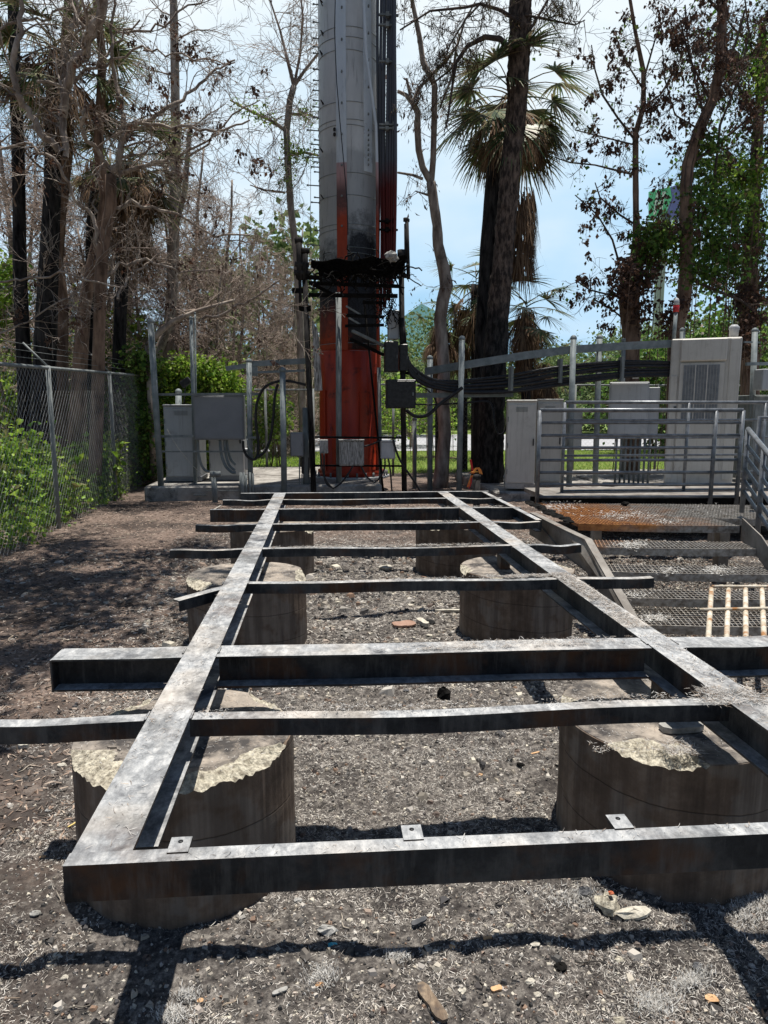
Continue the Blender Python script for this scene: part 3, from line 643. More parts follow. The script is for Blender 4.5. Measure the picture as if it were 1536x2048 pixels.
M['oldwood'] = simple('dirty_old_wood', (0.12, 0.085, 0.06), (0.34, 0.26, 0.18), 40, .95, 0, .6, 90, stretch=(1, .3, 1), dirt=((0.08, 0.065, 0.055), 14, .48))
M['tan'] = simple('tan_chip', (0.42, 0.24, 0.12), (0.56, 0.36, 0.2), 20, .9)
M['cyan'] = simple('turquoise_plastic', (0.02, 0.30, 0.40), (0.10, 0.5, 0.55), 20, .4)
M['slate'] = simple('dark_slate', (0.045, 0.048, 0.052), (0.10, 0.10, 0.105), 20, .8)
M['stone'] = simple('pale_stone', (0.36, 0.33, 0.27), (0.60, 0.56, 0.48), 40, .95, 0, .8, 60)
M['greystone'] = simple('grey_stone', (0.20, 0.195, 0.18), (0.36, 0.35, 0.33), 30, .9, 0, .6, 60)
chunk('charred_lump', 'blocky charred lump with stubby tips lying on the ash behind the second cross angle', 'charred lump', at_g(888, 1388), (.042, .035, .075), M['char'], 3)
mb = MB()
for dx, dz_ in ((-.035, .085), (.012, .09), (.03, .07)):
    p = gz(888, 1388, 0)
chunk('concrete_chunk', 'yellowish broken concrete chunk on the ground before the near right pier', 'concrete chunk', at_g(1215, 1815), (.045, .04, .05), M['chip'], 5)
chunk('concrete_chunk', 'pale triangular concrete shard just under the front channel, left of the near right pier', 'concrete chunk', at_g(1148, 1758), (.04, .022, .03), M['chip'], 6)
chunk('ash_clump', 'grey fluffy ash clump with a dark curled sheet beside the yellowish chunk', 'ash clump', at_g(1268, 1832), (.062, .028, .028), M['stone'], 7)
chunk('red_fragment', 'tiny brick-red fragment on top of the yellowish concrete chunk', 'fragment', (gz(1222, 1790, .05).x, gz(1222, 1790, .05).y, .055), (.010, .009, .010), simple('brick_red', (.36, .09, .04), (.45, .13, .06), 20), 8)
chunk('white_rock', 'white rock between the two far pairs of piers', 'rock', at_g(772, 1140), (.085, .06, .06), M['stone'], 9)
chunk('grey_stone', 'rounded grey stone beside the shadow line left of centre foreground', 'stone', at_g(655, 1872), (.034, .02, .026), M['greystone'], 10)
chunk('turquoise_scrap', 'small turquoise plastic scrap beside the rounded grey stone', 'scrap', at_g(664, 1901), (.016, .010, .008), M['cyan'], 11)
jag_board('wood_board', 'pointed brown board half buried at the bottom centre of the picture', 'board', 864, 2012, .14, .036, .010, 1.95, M['oldwood'], seed=2)
jag_board('wood_strip', 'pale wooden strip left of the middle right pier', 'wood strip', 897, 1229, .22, .035, .02, -.03, M['stone'], seed=3)
jag_board('wood_block', 'short white block of wood left of the middle right pier nearer than the strip', 'wood block', 845, 1252, .16, .05, .03, 1.9, M['stone'], seed=4)
jag_board('flat_slate', 'flat reddish slab lying between the two middle piers', 'slab fragment', 808, 1255, .18, .13, .015, .2, simple('reddish_slab', (.22, .13, .09), (.33, .21, .16), 12), seed=5)
jag_board('flat_slate', 'dark curled flake in front of the front channel, below centre', 'flake', 838, 1848, .05, .022, .006, .1, M['slate'], .3, seed=6)
jag_board('dry_leaf', 'greenish grey dry leaf lying bottom left of centre', 'leaf', 560, 1988, .045, .016, .004, .3, M['greystone'], .1, seed=7)
jag_board('tan_chip', 'tan wood chip low right of the pointed board', 'wood chip', 993, 1972, .034, .018, .006, .2, M['tan'], seed=8)
jag_board('tan_chip', 'orange curled chip right of the thin shadow line', 'wood chip', 975, 1884, .028, .008, .006, .1, M['tan'], seed=9)
jag_board('tan_chip', 'orange sliver of wood between the front channel and the second cross angle', 'wood chip', 1070, 1514, .05, .01, .006, .35, M['tan'], seed=10)
jag_board('straw_piece', 'yellow straw piece against the left side of the near left pier', 'straw', 148, 1650, .05, .009, .004, .7, simple('yellow_straw', (.5, .38, .12), (.6, .46, .2), 20), .2, seed=11)
jag_board('pale_block', 'cream flat stone on the ash left of the near left pier', 'stone', 48, 1492, .05, .035, .02, .2, M['stone'], seed=12)
chunk('pale_stone', 'small rounded pale stone left of the near left pier', 'stone', at_g(124, 1524), (.022, .018, .02), M['stone'], 13)
LOOSE = [(925, 1983, .013, 'stone'), (985, 1830, .010, 'greystone'), (1075, 1985, .012, 'stone'), (860, 1827, .011, 'stone'), (812, 1812, .010, 'stone'), (870, 1904, .012, 'stone'), (904, 1898, .011, 'tan'), (1020, 1860, .014, 'chip'), (1070, 1895, .015, 'stone'), (129, 1958, .013, 'stone'), (85, 1712, .012, 'tan'), (72, 1836, .018, 'greystone'), (400, 1995, .011, 'tan'), (1240, 1910, .016, 'chip'), (1425, 1990, .02, 'tan'), (1240, 2030, .02, 'chip'), (1060, 1963, .016, 'stone'), (640, 1975, .014, 'tan'), (700, 1845, .013, 'stone'), (596, 1800, .016, 'greystone'), (96, 1620, .014, 'greystone'), (960, 1560, .013, 'tan'), (925, 1505, .016, 'char'), (1040, 1545, .022, 'char'), (1110, 1490, .012, 'stone'), (700, 1368, .022, 'char'), (812, 1375, .02, 'slate'), (556, 1905, .010, 'stone'), (1170, 1790, .03, 'slate'), (1395, 1935, .02, 'slate'), (1120, 1930, .024, 'char'), (95, 1700, .02, 'slate')]
LOOSE.sort()
COLN = {'stone': 'pale', 'greystone': 'grey', 'tan': 'tan', 'chip': 'yellowish', 'char': 'black charred', 'slate': 'dark slate'}
def nth(i): return ['first', 'second', 'third', 'fourth', 'fifth', 'sixth', 'seventh', 'eighth', 'ninth', 'tenth', 'eleventh', 'twelfth'][i]
cnt = {}
for i, (a, b, s_, mm) in enumerate(LOOSE):
    k = cnt.get(mm, 0); cnt[mm] = k+1; tot = sum(1 for q in LOOSE if q[3] == mm)
    chunk('ground_stone', ('%s from the left of the small %s bits loose on the foreground ash' % (nth(k), COLN[mm])), 'stone', at_g(a, b), (s_, s_*.75, s_*.7), M[mm], 50+i, 'loose stones and char bits on the foreground ash')
jag_board('pier_shard', 'broken plate of concrete lying on the near right pier under the second cross angle', 'concrete shard', 1372, 1385, .10, .07, .018, .5, M['chip'], .15, seed=14, z=.505)
jag_board('pier_shard', 'flat dark slab of broken face at the front rim of the near right pier', 'concrete shard', 1362, 1458, .16, .07, .02, .02, M['greystone'], 0, seed=15, z=.503)
# ------------------------------------------------------------ far setting behind the compound
# ------------------------------------------------------------ stair and landing on the right
Rz = lambda a: Matrix.Rotation(a, 3, 'Z')
st = empty('steel_staircase', (2.6, 5.2, 0), 'steel grating staircase of four treads and a rust-stained landing right of the burnt frame', 'staircase')
def grate(name, P, rows, thick, nose=True, step=.034, bar=.005):
    """P: four corners front-left, front-right, back-right, back-left"""
    fl_, fr_, br_, bl_ = [Vector(p) for p in P]; mb = MB(); wL = (fr_-fl_).length; n = max(4, int(wL/step))
    for i in range(n+1):
        t = i/n; a = fl_.lerp(fr_, t); b = bl_.lerp(br_, t); d = Vector((0, 0, -thick/2-.001)); mb.bar(a+d, b+d, bar, thick)
    k = max(2, int((bl_-fl_).length/.055))
    for j in range(1, k):
        t = j/k; a = fl_.lerp(bl_, t); b = fr_.lerp(br_, t); mb.bar(a+Vector((0, 0, -.004)), b+Vector((0, 0, -.004)), .008, .008)
    o = mb.build(name, M['grating'], st)
    mb = MB(); d = Vector((0, 0, -.03)); n2 = 10
    pts = [fl_.lerp(fr_, i/n2)+d+Vector((0, -.008, -.006*sin(pi*i/n2))) for i in range(n2+1)]
    mb.sweep([(-.005, -.032), (.005, -.032), (.005, .034), (-.005, .034)], pts); mb.build('nosing', M['stair'] if not nose else M['grating'], o)
    return o
LZ = .62
def quad(pl, pr, bl, br, z): return [gz(*pl, z), gz(*pr, z), gz(*br, z), gz(*bl, z)]
q0, q1, q3 = gz(1156, 1047, LZ), gz(1478, 1052, LZ), gz(1066, 1004, LZ)
grate('landing_grating', [q0, q1, q1+(q3-q0), q3], 1, .03, step=.03)
q2 = q1+(q3-q0); dx_ = (q1-q0).normalized(); grate('landing_grating', [q1+(q3-q0)*.3+dx_*.02, q1+(q3-q0)*.3+dx_*1.6, q2+dx_*1.6, q2+dx_*.02], 1, .03, step=.03)
grate('tread', quad((1189, 1094), (1514, 1098), (1183, 1079), (1478, 1083), .49), 1, .025)
grate('tread', quad((1211, 1143), (1560, 1149), (1203, 1126), (1520, 1132), .36), 1, .025)
grate('tread', quad((1237, 1195), (1600, 1199), (1222, 1176), (1560, 1180), .23), 1, .025)
grate('tread', quad((1296, 1250), (1640, 1254), (1260, 1212), (1610, 1216), .10), 1, .025)
def plate(name, pts, t, m, par, axis=Vector((1, 0, 0))):
    mb = MB(); n = len(pts); a = [Vector(p) for p in pts]
    mb.add([p for p in a]+[p+axis*t for p in a], [tuple(range(n))[::-1], tuple(n+i for i in range(n))]+[(i, (i+1) % n, n+(i+1) % n, n+i) for i in range(n)], False)
    return mb.build(name, m, par)
# left stringer: outside face seen, level part beside the landing then sloping to the ground
LS = [(1.93, 6.35, .70), (1.93, 5.42, .70), (1.99, 5.12, .675), (2.02, 4.05, .16), (2.0, 3.85, .0), (2.0, 4.25, .0), (1.99, 5.05, .44), (1.93, 5.35, .50), (1.93, 6.35, .50)]
plate('stringer', LS, .012, M['stair'], st)
mb = MB(); mb.sweep([(-.03, -.004), (.03, -.004), (.03, .004), (-.03, .004)], [Vector(p)+Vector((.03, 0, .005)) for p in LS[:4]]); mb.build('stringer_flange', M['stair'], st)
RS = [gz(1475, 1040, .66), gz(1520, 1062, .62), gz(1560, 1120, .5), gz(1700, 1240, .1)]
e0, e1, e2 = gz(1484, 1036, .69), gz(1522, 1072, .62), gz(1640, 1250, .05)
RS = [e0, e1, e2, e2+Vector((0, .2, -.04)), e1+Vector((0, 0, -.2)), e0+Vector((0, 0, -.2))]
plate('stringer', RS, .012, M['stair'], st)
for px_, py_ in ((1195, 1010), (1432, 1010), (1445, 1060)):
    c = gz(px_, py_, LZ-.1); mb = MB(); mb.box((c.x-.05, c.y-.05, 0), (c.x+.05, c.y+.05, LZ-.035)); mb.build('leg', M['stair'], st)
bl, br = gz(1062, 1003, LZ), gz(1600, 1003, LZ)
mb = MB(); mb.bar(bl+Vector((0, .03, 0)), br+Vector((0, .03, 0)), .03, .11); mb.build('kick_plate', M['char'], st)
# charred deck edge left on the stringer side
r0 = random.Random(5)
a, b = gz(1052, 1006, .70), gz(1148, 1042, .72)
for i in range(9):
    p = a.lerp(b, (i+.5)/9); mb_l = (.055+r0.uniform(-.01, .02))
    chunk('charred_deck_remnant', nth(8-i)+' lump of charred deck edge by the landing, counted from the camera', 'charred remnant', (p.x+r0.uniform(-.03, .03), p.y, .70), (mb_l, .10, .028), M['char'], 80+i, 'charred deck edge remains by the landing')
chunk('charred_scrap', 'black curled scrap with thin wires on the back of the landing grating', 'scrap', (gz(1250, 1008, .64).x, gz(1250, 1008, .64).y, .63), (.05, .035, .04), M['char'], 91)
xs_ = []; 
for cx_, cy_, sx_, sy_, n_ in ((1250, 1030, 100, 5, 1500), (1120, 1012, 60, 6, 1200), (1335, 1042, 50, 3, 500), (1100, 1022, 30, 8, 900), (1420, 1018, 60, 6, 250)):
    for _ in range(n_//3):
        p = gz(cx_+r0.gauss(0, sx_*.4), cy_+r0.gauss(0, sy_), LZ+.002); xs_.append((p.x, p.y, p.z))
for cx_, cy_, z_, n_ in ((1262, 1088, .49, 900), (1436, 1140, .36, 700), (1270, 1190, .23, 300), (1310, 1236, .10, 900), (1335, 1142, .36, 250)):
    for _ in range(n_//2):
        p = gz(cx_+r0.gauss(0, 14), cy_+r0.gauss(0, 4), z_+.004); xs_.append((p.x, p.y, p.z))
xs_ = np.array(xs_); V, Fq = blades(xs_[:, 0], xs_[:, 1], xs_[:, 2], 0, .03, .003, rng, .7)
tag(np_mesh('stair_ash', V, Fq, M['straw_pale']), kind='stuff')

# cream pipe grid lying on the stair foot
gp = empty('pipe_grid', (3.0, 3.6, 0), 'rust-spotted cream pipe grid lying across the foot of the stairs', 'pipe grid')
def zpl(px, py):   # sloping plane of the grid: z falls towards the camera
    z = .34
    for _ in range(12):
        p = gz(px, py, z); z = .30 + (p.y-3.4)*.10
    return gz(px, py, z)
for xt, yt, xb, yb in ((1423, 1178, 1412, 1345), (1457, 1178, 1451, 1345), (1491, 1178, 1492, 1345), (1524, 1178, 1531, 1352), (1558, 1178, 1571, 1352)):
    mb = MB(); mb.tube([zpl(xt, yt), zpl(xb, yb)], .0165, 10); mb.build('bar', M['rustpipe'], gp)
for x0_, y0_, x1_, y1_ in ((1423, 1178, 1600, 1178), (1398, 1225, 1600, 1221)):
    mb = MB(); mb.tube([zpl(x0_, y0_)+Vector((0, 0, .018)), zpl(x1_, y1_)+Vector((0, 0, .018))], .011, 10); mb.build('cross_bar', M['rustpipe'], gp)

# handrails
def rail_panel(label, P0, P1, zb, zt, nr, posts, top_r=.024, r=.017, group=None, z_at=None):
    P0 = Vector(P0); P1 = Vector(P1); root = empty('guard_rail', (P0.x, P0.y, zb), label, 'guard rail', group)
    for i in range(nr):
        z = zt - (zt-zb-.10)*i/(nr-1)
        mb = MB(); mb.tube([(P0.x, P0.y, z), (P1.x, P1.y, z)], top_r if i == 0 else r, 10); mb.build('top_rail' if i == 0 else 'rail', M['rail'], root)
    for t in posts:
        q = P0.lerp(P1, t); mb = MB(); mb.tube([(q.x, q.y, zb-.03), (q.x, q.y, zt)], top_r*1.02, 10); mb.build('post', M['rail'], root)
    return root
a = at(1080, 817, gz(1080, 990, LZ).y); b = at(1482, 821, gz(1482, 1000, LZ).y+.0)
RY = 7.7
a = at(1080, 817, RY); b = at(1486, 821, RY-.15)
rail_panel('low steel guard rail with seven bars along the back of the stair landing', (a.x, a.y, 0), (b.x, b.y, 0), LZ-.04, 1.655, 8, (0, .868, 1))
a = at(1130, 805, 9.6); b = at(1600, 806, 9.6)
rail_panel('taller steel guard rail behind the landing rail, in front of the tall cabinet', (a.x, a.y, 0), (b.x, b.y, 0), .42, 1.76, 6, (0, .52, .85))
# descending stair rail at the right edge
dr = empty('stair_rail', (3.6, 6.3, 0), 'steel stair rail sloping down at the right edge of the picture', 'stair rail')
A0, A1 = at(1496, 858, 6.5), at(1600, 985, 5.3)
dz_ = [0, .155, .27, .385, .50, .60]
for i, q in enumerate(dz_):
    mb = MB(); mb.tube([A0-Vector((0, 0, q)), A1-Vector((0, 0, q))], .024 if i == 0 else .017, 10); mb.build('top_rail' if i == 0 else 'rail', M['rail'], dr)
for t, w in ((0, .75), (.35, .95), (1, 1)):
    q = A0.lerp(A1, t); mb = MB(); mb.tube([q, q-Vector((0, 0, w if t else .82))], .024, 10); mb.build('post', M['rail'], dr)
q = at(1520, 835, 6.9); mb = MB(); mb.tube([q-Vector((0, 0, .95)), q, q+Vector((.6, -.05, 0))], .026, 10); mb.build('post', M['rail'], dr)

# ------------------------------------------------------------ concrete slabs
def slab(name, label, x0, y0, x1, y1, zt, bev=.03, zb=-.1):
    mb = MB(); n = 14; r0 = random.Random(int(x0*10)); 
    mb.box((x0, y0, zb), (x1, y1, zt), bev=bev); return tag(mb.build(name, M['slab']), label, 'concrete slab')
slab('concrete_slab', 'long low concrete pad carrying the grey cabinets left of the mast', -3.25, 13.0, 1.1, 17.2, .27)
slab('concrete_slab', 'concrete pad under the beige cabinets right of the charred pine', 3.15, 12.4, 5.6, 16.5, .17)
slab('concrete_slab', 'concrete pad behind the guard rails under the tall louvred cabinet', 5.62, 10.6, 11.5, 16.5, .20)
mb = MB(); mb.box((3.0, 8.4, .30), (8.5, 8.5, .50)); mb.box((3.0, 8.5, .44), (8.5, 10.2, .50)); tag(mb.build('platform_edge', M['stair']), 'dark raised steel platform edge between the landing rail and the cabinets', 'platform')

# ------------------------------------------------------------ the mast
TC = Vector((.585, 14.6, 0))
tw = empty('steel_mast', (TC.x, TC.y, 0), 'huge grey steel mast with its lower third red and black with soot', 'mast')
def zt_(py): return at(700, py, 13.98).z
rb, rt = .64, .585
def R_at(z): return .632 + (.565-.632)*(z-.3)/9.1
NS = 36
prof = [(R_at(z), z) for z in (zt_(700), 3.2, 4, 5, 6, zt_(298), 7.5, 8.5, 9.5, 11, 13, 16)]
mb = MB(); mb.lathe(prof, TC, 48); mb.build('shaft', M['tower'], tw)
mb = MB(); mb.lathe([(.685, .30), (.685, .42), (R_at(.5)+.012, .44), (R_at(1.6)+.015, 1.9), (R_at(2.2)+.012, 2.0), (R_at(2.6)+.012, zt_(700)-.02), (R_at(2.7), zt_(700)+.01)], TC, 48); mb.build('lower_shell', M['red'], tw)
mb = MB(); mb.lathe([(.80, .27), (.80, .305), (.70, .31)], TC, 40); mb.build('base_plate', M['cab_light'], tw)
mb = MB()
for k in range(26):
    th = 2*pi*k/26; c = TC+Vector((.755*cos(th), .755*sin(th), 0)); mb.lathe([(.02, .30), (.02, .40), (.032, .40), (.032, .34), (.012, .34)][:2], c, 6)
mb.build('anchor_bolts', M['galv_dull'], tw)
def ring(z, r=.0045, tilt=0.0, ph=0.0, m='galv', extra=.006, name='band'):
    mb = MB(); n = 48; pts = []
    for k in range(n+1):
        th = 2*pi*k/n; zz = z+tilt*cos(th-ph)+.006*sin(3*th); q = R_at(z)+extra; pts.append((TC.x+q*cos(th), TC.y+q*sin(th), zz))
    mb.tube(pts, r, 5, cap=False); return mb.build(name, M[m], tw)
for py, tl in ((48, .02), (70, .01), (100, -.03), (199, .02), (235, .02), (250, -.02), (342, .02), (388, .01), (445, .02), (462, -.04), (491, .03), (505, 0), (686, .0), (699, .03), (735, -.02), (777, .01), (843, .02)):
    ring(zt_(py), .005, tl, 1.2)
# bolted reinforcing plates on the face towards us
def tplate(name, px0, px1, py0, py1, proud=.016, m='tplate', z0=None):
    mb = MB(); z1 = zt_(py0) if py0 > 0 else 15.5; zb = zt_(py1); 
    a0 = math.asin(max(-1, min(1, ((at(px0, 500, 14.05).x-TC.x)/R_at(5))))); a1 = math.asin(max(-1, min(1, ((at(px1, 500, 14.05).x-TC.x)/R_at(5)))))
    n = 4; V = []; F_ = []; zs = np.linspace(zb, z1, 10)
    for z in zs:
        for i in range(n+1):
            th = -pi/2 + a0+(a1-a0)*i/n
            for q in (-.01, proud): V.append((TC.x+(R_at(z)+q)*cos(th), TC.y+(R_at(z)+q)*sin(th), z))
    k = 2*(n+1)
    for j in range(len(zs)-1):
        for i in range(n): a = j*k+i*2; F_.append((a+1, a+3, a+3+k, a+1+k))
        a = j*k; F_.append((a, a+1, a+1+k, a+k)); a = j*k+2*n; F_.append((a+1, a, a+k, a+1+k))
    for j, s_ in ((0, 1), ((len(zs)-1)*k, -1)):
        for i in range(n): a = j+i*2; F_.append((a, a+2, a+3, a+1)[::s_])
    mb.add(V, F_, False); return mb.build(name, M[m], tw)
tplate('reinforcing_plate', 675, 694.5, -5, 700, .02)
for py in (15, 79, 143, 206, 268, 330, 392, 452):
    c = at(683.5, py, 13.96); mb = MB(); mb.tube([c+Vector((0, .02, 0)), c-Vector((0, .035, 0))], .017, 8); mb.build('bolt', M['galv_dull'], tw)
tplate('splice_plate', 729, 746, -5, 338, .012, 'splice')
for py in list(range(12, 250, 54))+[260, 270, 280, 290, 299, 309, 319, 329]:
    c = at(737, py, 14.02); mb = MB(); mb.tube([c+Vector((0, .03, 0)), c-Vector((0, .03, 0))], .016, 8); mb.build('bolt', M['galv_dull'], tw)
for (x0_, x1_, y0_, y1_) in ((642, 652, 780, 945), (664, 676, 850, 940), (716, 734, 786, 945), (748, 758, 745, 945)):
    tplate('stiffener', x0_, x1_, y0_, y1_, .04, 'red')
for py in (258, 268):
    c = at(669, py, 14.0); mb = MB(); mb.tube([c+Vector((0, .05, 0)), c-Vector((0, .012, 0))], .026, 12); mb.build('port', M['charwood'], tw)
mb = MB(); mb.tube([at(728, -200, 13.93), at(728, 0, 13.93), at(731, 98, 13.93), at(752, 250, 13.97), at(754, 330, 13.97), at(756, 690, 13.97), at(761, 950, 13.9)], .028, 8); mb.build('conduit', M['tplate'], tw)
mb = MB(); mb.tube([at(671, -20, 13.93), at(669, 60, 13.93), at(673, 160, 13.93), at(680, 245, 13.93), at(688, 330, 13.93), at(694, 400, 13.93), at(696, 470, 13.93)], .009, 5); mb.build('wire', M['blackplastic'], tw)
for i, py in enumerate([10, 46, 78, 95, 108, 140, 162, 182, 202, 215, 237, 262, 281, 290, 300, 316, 325, 335, 345, 372, 396, 406, 462, 491]):
    c = at(640, py, 14.5); ln = (.10, .16, .10, .24)[i % 4] if py > 250 else .12
    mb = MB(); mb.tube([c+Vector((.04, 0, 0)), c+Vector((-ln, 0, .01))], .011, 6); mb.lathe([(.02, -.012), (.02, .012)], c+Vector((-ln, 0, .01)), 6); mb.build('step_bolt', M['galv_dull'], tw)
for i, py in enumerate([8, 70, 110, 208, 302, 396]):
    c = at(643+2*(i % 2), py, 14.25); mb = MB(); mb.tube([c+Vector((.02, .08, 0)), c+Vector((-.03, -.12, .02)), c+Vector((.02, -.16, -.06))], .010, 6); mb.build('step_bolt', M['charwood'], tw)
# cables strapped down the right flank, each a thing of its own
GC = 'cables running down the right flank of the mast'
cab_spec = [(756, .030, 'dark strip-like cable lying on the edge of the mast shell'), (762, .030, 'thin dark cable closest to the mast shell'), (768, .038, 'thick cable second from the mast shell'), (775, .044, 'thickest ribbed cable in the middle of the mast bundle'), (781, .032, 'cable just outside the ribbed one on the mast'), (785.5, .028, 'slim cable second from the outside of the mast bundle'), (790.5, .032, 'outermost cable of the bundle on the mast')]
for i, (px, r, lab) in enumerate(cab_spec):
    mb = MB(); Yc = 14.25-.05*i
    pts = [(at(px, 0, Yc).x, Yc, z) for z in np.linspace(zt_(640-14*i), 12, 30)]
    wob = random.Random(i); pts = [(p[0]+.012*sin(p[2]*1.3+i), p[1], p[2]) for p in pts]
    if i == 3:
        z0_, z1_ = pts[0][2], pts[-1][2]; n = 260
        P_ = [(pts[0][0]+.012*sin((z0_+(z1_-z0_)*k/n)*1.3+i), Yc, z0_+(z1_-z0_)*k/n) for k in range(n+1)]
        mb.tube(P_, [r*(1 if k % 2 else .86) for k in range(n+1)], 8)
    else: mb.tube(pts, r, 7)
    tag(mb.build('mast_cable', M['mcable']), lab, 'cable', GC)
for k, py in enumerate((38, 58, 130, 255, 262, 446, 463)):
    a = at(757, py, 14.15); mb = MB(); mb.box((a.x, 13.98, a.z-.015), (a.x+.36-(k % 3)*.05, 14.03, a.z+.015)); mb.box((a.x+.12, 13.95, a.z-.04), (a.x+.18, 14.05, a.z+.04)); mb.box((a.x+.25, 13.95, a.z-.04), (a.x+.30, 14.05, a.z+.04))
    mb.build('cable_bracket', M['galv_dull'] if py < 300 else M['char'], tw)
mb = MB(); mb.tube([at(620, -10, 14.6), at(622, 60, 14.6), at(621, 500, 14.6)], .006, 4); tag(mb.build('guy_wire', M['galv_dull']), 'thin straight wire hanging down left of the mast', 'wire')

# ------------------------------------------------------------ burnt equipment rack round the foot of the mast
EY = 13.0
rk = empty('burnt_rack', (.5, EY, 0), 'blackened pipe rack standing round the foot of the mast', 'equipment rack')
def vpost(px0, py0, px1, Y_, r, name='post', m='charwood', par=None, zb=None, n=10):
    a = at(px0, py0, Y_); b = at(px1, 1000, Y_); b.z = -.05 if zb is None else zb
    mb = MB(); mb.tube([a, b], r, n); return mb.build(name, M[m], par or rk)
vpost(609, 545, 628, EY, .052); vpost(802, 508, 809, EY, .052)
vpost(677, 585, 678, 13.35, .055, m='galv_dull'); vpost(758, 735, 762, 13.4, .035, m='galv_dull')
vpost(688+40, 600, 728+40, 13.3, .02, m='char')
def hbar(px0, py0, px1, py1, w, h, m='char', name='crossbar', Y0=EY, Y1=None, par=None):
    mb = MB(); mb.bar(at(px0, py0, Y0), at(px1, py1, Y0 if Y1 is None else Y1), w, h); return mb.build(name, M[m], par or rk)
hbar(592, 553, 640, 556, .07, .07); hbar(584, 581, 612, 582, .07, .08); hbar(598, 617, 622, 617, .08, .10)
hbar(617, 566, 805, 573, .06, .06); hbar(617, 590, 795, 592, .07, .065); hbar(620, 566, 668, 590, .05, .05, Y1=13.1)
hbar(725, 605, 770, 606, .05, .05); hbar(692, 631, 768, 634, .05, .055); hbar(690, 652, 768, 650, .05, .05)
hbar(692, 612, 722, 630, .03, .03, 'galv_dull'); hbar(697, 635, 722, 650, .03, .03, 'galv_dull'); hbar(705, 662, 768, 692, .05, .05, 'galv_dull', Y1=13.4); hbar(700, 678, 768, 710, .05, .05, Y1=13.4)
hbar(630, 874, 805, 876, .035, .035, 'char', 'strut'); hbar(630, 931, 805, 932, .035, .035, 'char', 'strut')
hbar(800, 745, 835, 748, .05, .05)
# the clamps and stubs on top of the posts
for pts, r in (([(597, 475), (600, 560)], .05), ([(610, 500), (610, 560)], .055), ([(610, 497), (610, 506)], .085), ([(596, 476), (598, 486)], .07), ([(600, 560), (601, 612)], .03), ([(590, 528), (618, 530)], .045), ([(588, 545), (620, 547)], .05)):
    mb = MB(); mb.tube([at(p[0], p[1], EY-.02) for p in pts], r, 8); mb.build('clamp', M['charwood'], rk)
for pts, r in (([(803, 500), (803, 518)], .075), ([(800, 522), (818, 521)], .04), ([(801, 552), (818, 552)], .04), ([(813.5, 440), (817, 558)], .034), ([(810.5, 448), (811, 512)], .022), ([(808, 440), (819, 441)], .028), ([(812, 436), (812, 443)], .05), ([(803, 636), (808, 700)], .06)):
    mb = MB(); mb.tube([at(p[0], p[1], EY-.02) for p in pts], r, 8); mb.build('clamp', M['charwood'], rk)
# slumped cable tray: a crumpled black sheet with tangled wires
r0 = random.Random(21)
mb = MB(); nu, nv = 40, 12; V = []
for i in range(nu+1):
    u = i/nu; px = 622+188*u; top = 518+2*sin(u*7)+3*sin(u*17)-(6 if u > .85 else 0); bot = 545+8*sin(u*pi)+5*sin(u*9)-10*(u < .1)-14*max(0, u-.75)*4*.5
    for j in range(nv+1):
        v = j/nv; py = top+(bot-top)*v+r0.uniform(-1.0, 1.0)*(.4+v); Y_ = 12.72+.05*sin(u*9)+.10*v+r0.uniform(-.015, .015)-.15*sin(pi*u)
        V.append(at(px, py, Y_))
mb.add(V, [(i*(nv+1)+j, (i+1)*(nv+1)+j, (i+1)*(nv+1)+j+1, i*(nv+1)+j+1) for i in range(nu) for j in range(nv)], False)
M['soot'] = simple('dense_soot', (.0015, .0015, .0015), (.007, .0065, .006), 20, 1.0, 0, .8, 50, spec=.03)
ct = mb.build('slumped_cable_tray', M['soot'], None); tag(ct, 'crumpled charred cable tray sagging across the rack in front of the mast', 'cable tray')
md = ct.modifiers.new('thick', 'SOLIDIFY'); md.thickness = .02
mb = MB(); 
for i in range(46):   # frayed ends drooping from the lower edge of the tray
    px = 640+150*r0.random(); p = at(px, 541+8*sin((px-622)/188*pi), 12.8); pts = [p]
    for k in range(4): p = p+Vector((r0.gauss(0, .03), r0.gauss(0, .02), -r0.uniform(.02, .07))); pts.append(p)
    mb.tube(pts, [.03, .025, .018, .012, .005], 4, cap=False)
for i in range(90):
    px = 640+165*r0.random(); py = 530+25*r0.random(); p = at(px, py, 12.65+r0.random()*.4); pts = [p]; d = Vector((r0.uniform(-1, 1), r0.uniform(-.4, .4), r0.uniform(-.6, .3)))
    for k in range(7): d += Vector((r0.gauss(0, .6), r0.gauss(0, .4), r0.gauss(0, .5))); d.normalize(); p = p+d*.07; pts.append(p)
    mb.tube(pts, r0.choice([.006, .008, .014]), 4, cap=False)
for i in range(40):
    px = r0.choice([760, 775, 790])+r0.gauss(0, 9); py = 575+60*r0.random(); p = at(px, py, 12.85+r0.random()*.3); pts = [p]
    for k in range(7): p = p+Vector((r0.gauss(0, .04), r0.gauss(0, .03), -.05+r0.gauss(0, .03))); pts.append(p)
    mb.tube(pts, .008, 4, cap=False)
tag(mb.build('burnt_wire_tangle', M['char']), 'tangle of burnt wires hanging from the slumped cable tray', 'wire tangle')
c = at(782, 512, 12.7); chunk('ash_heap', 'grey-white ash heap on the right end of the slumped cable tray', 'ash heap', (c.x, c.y, c.z-.06), (.13, .1, .16), M['scorch'], 33)
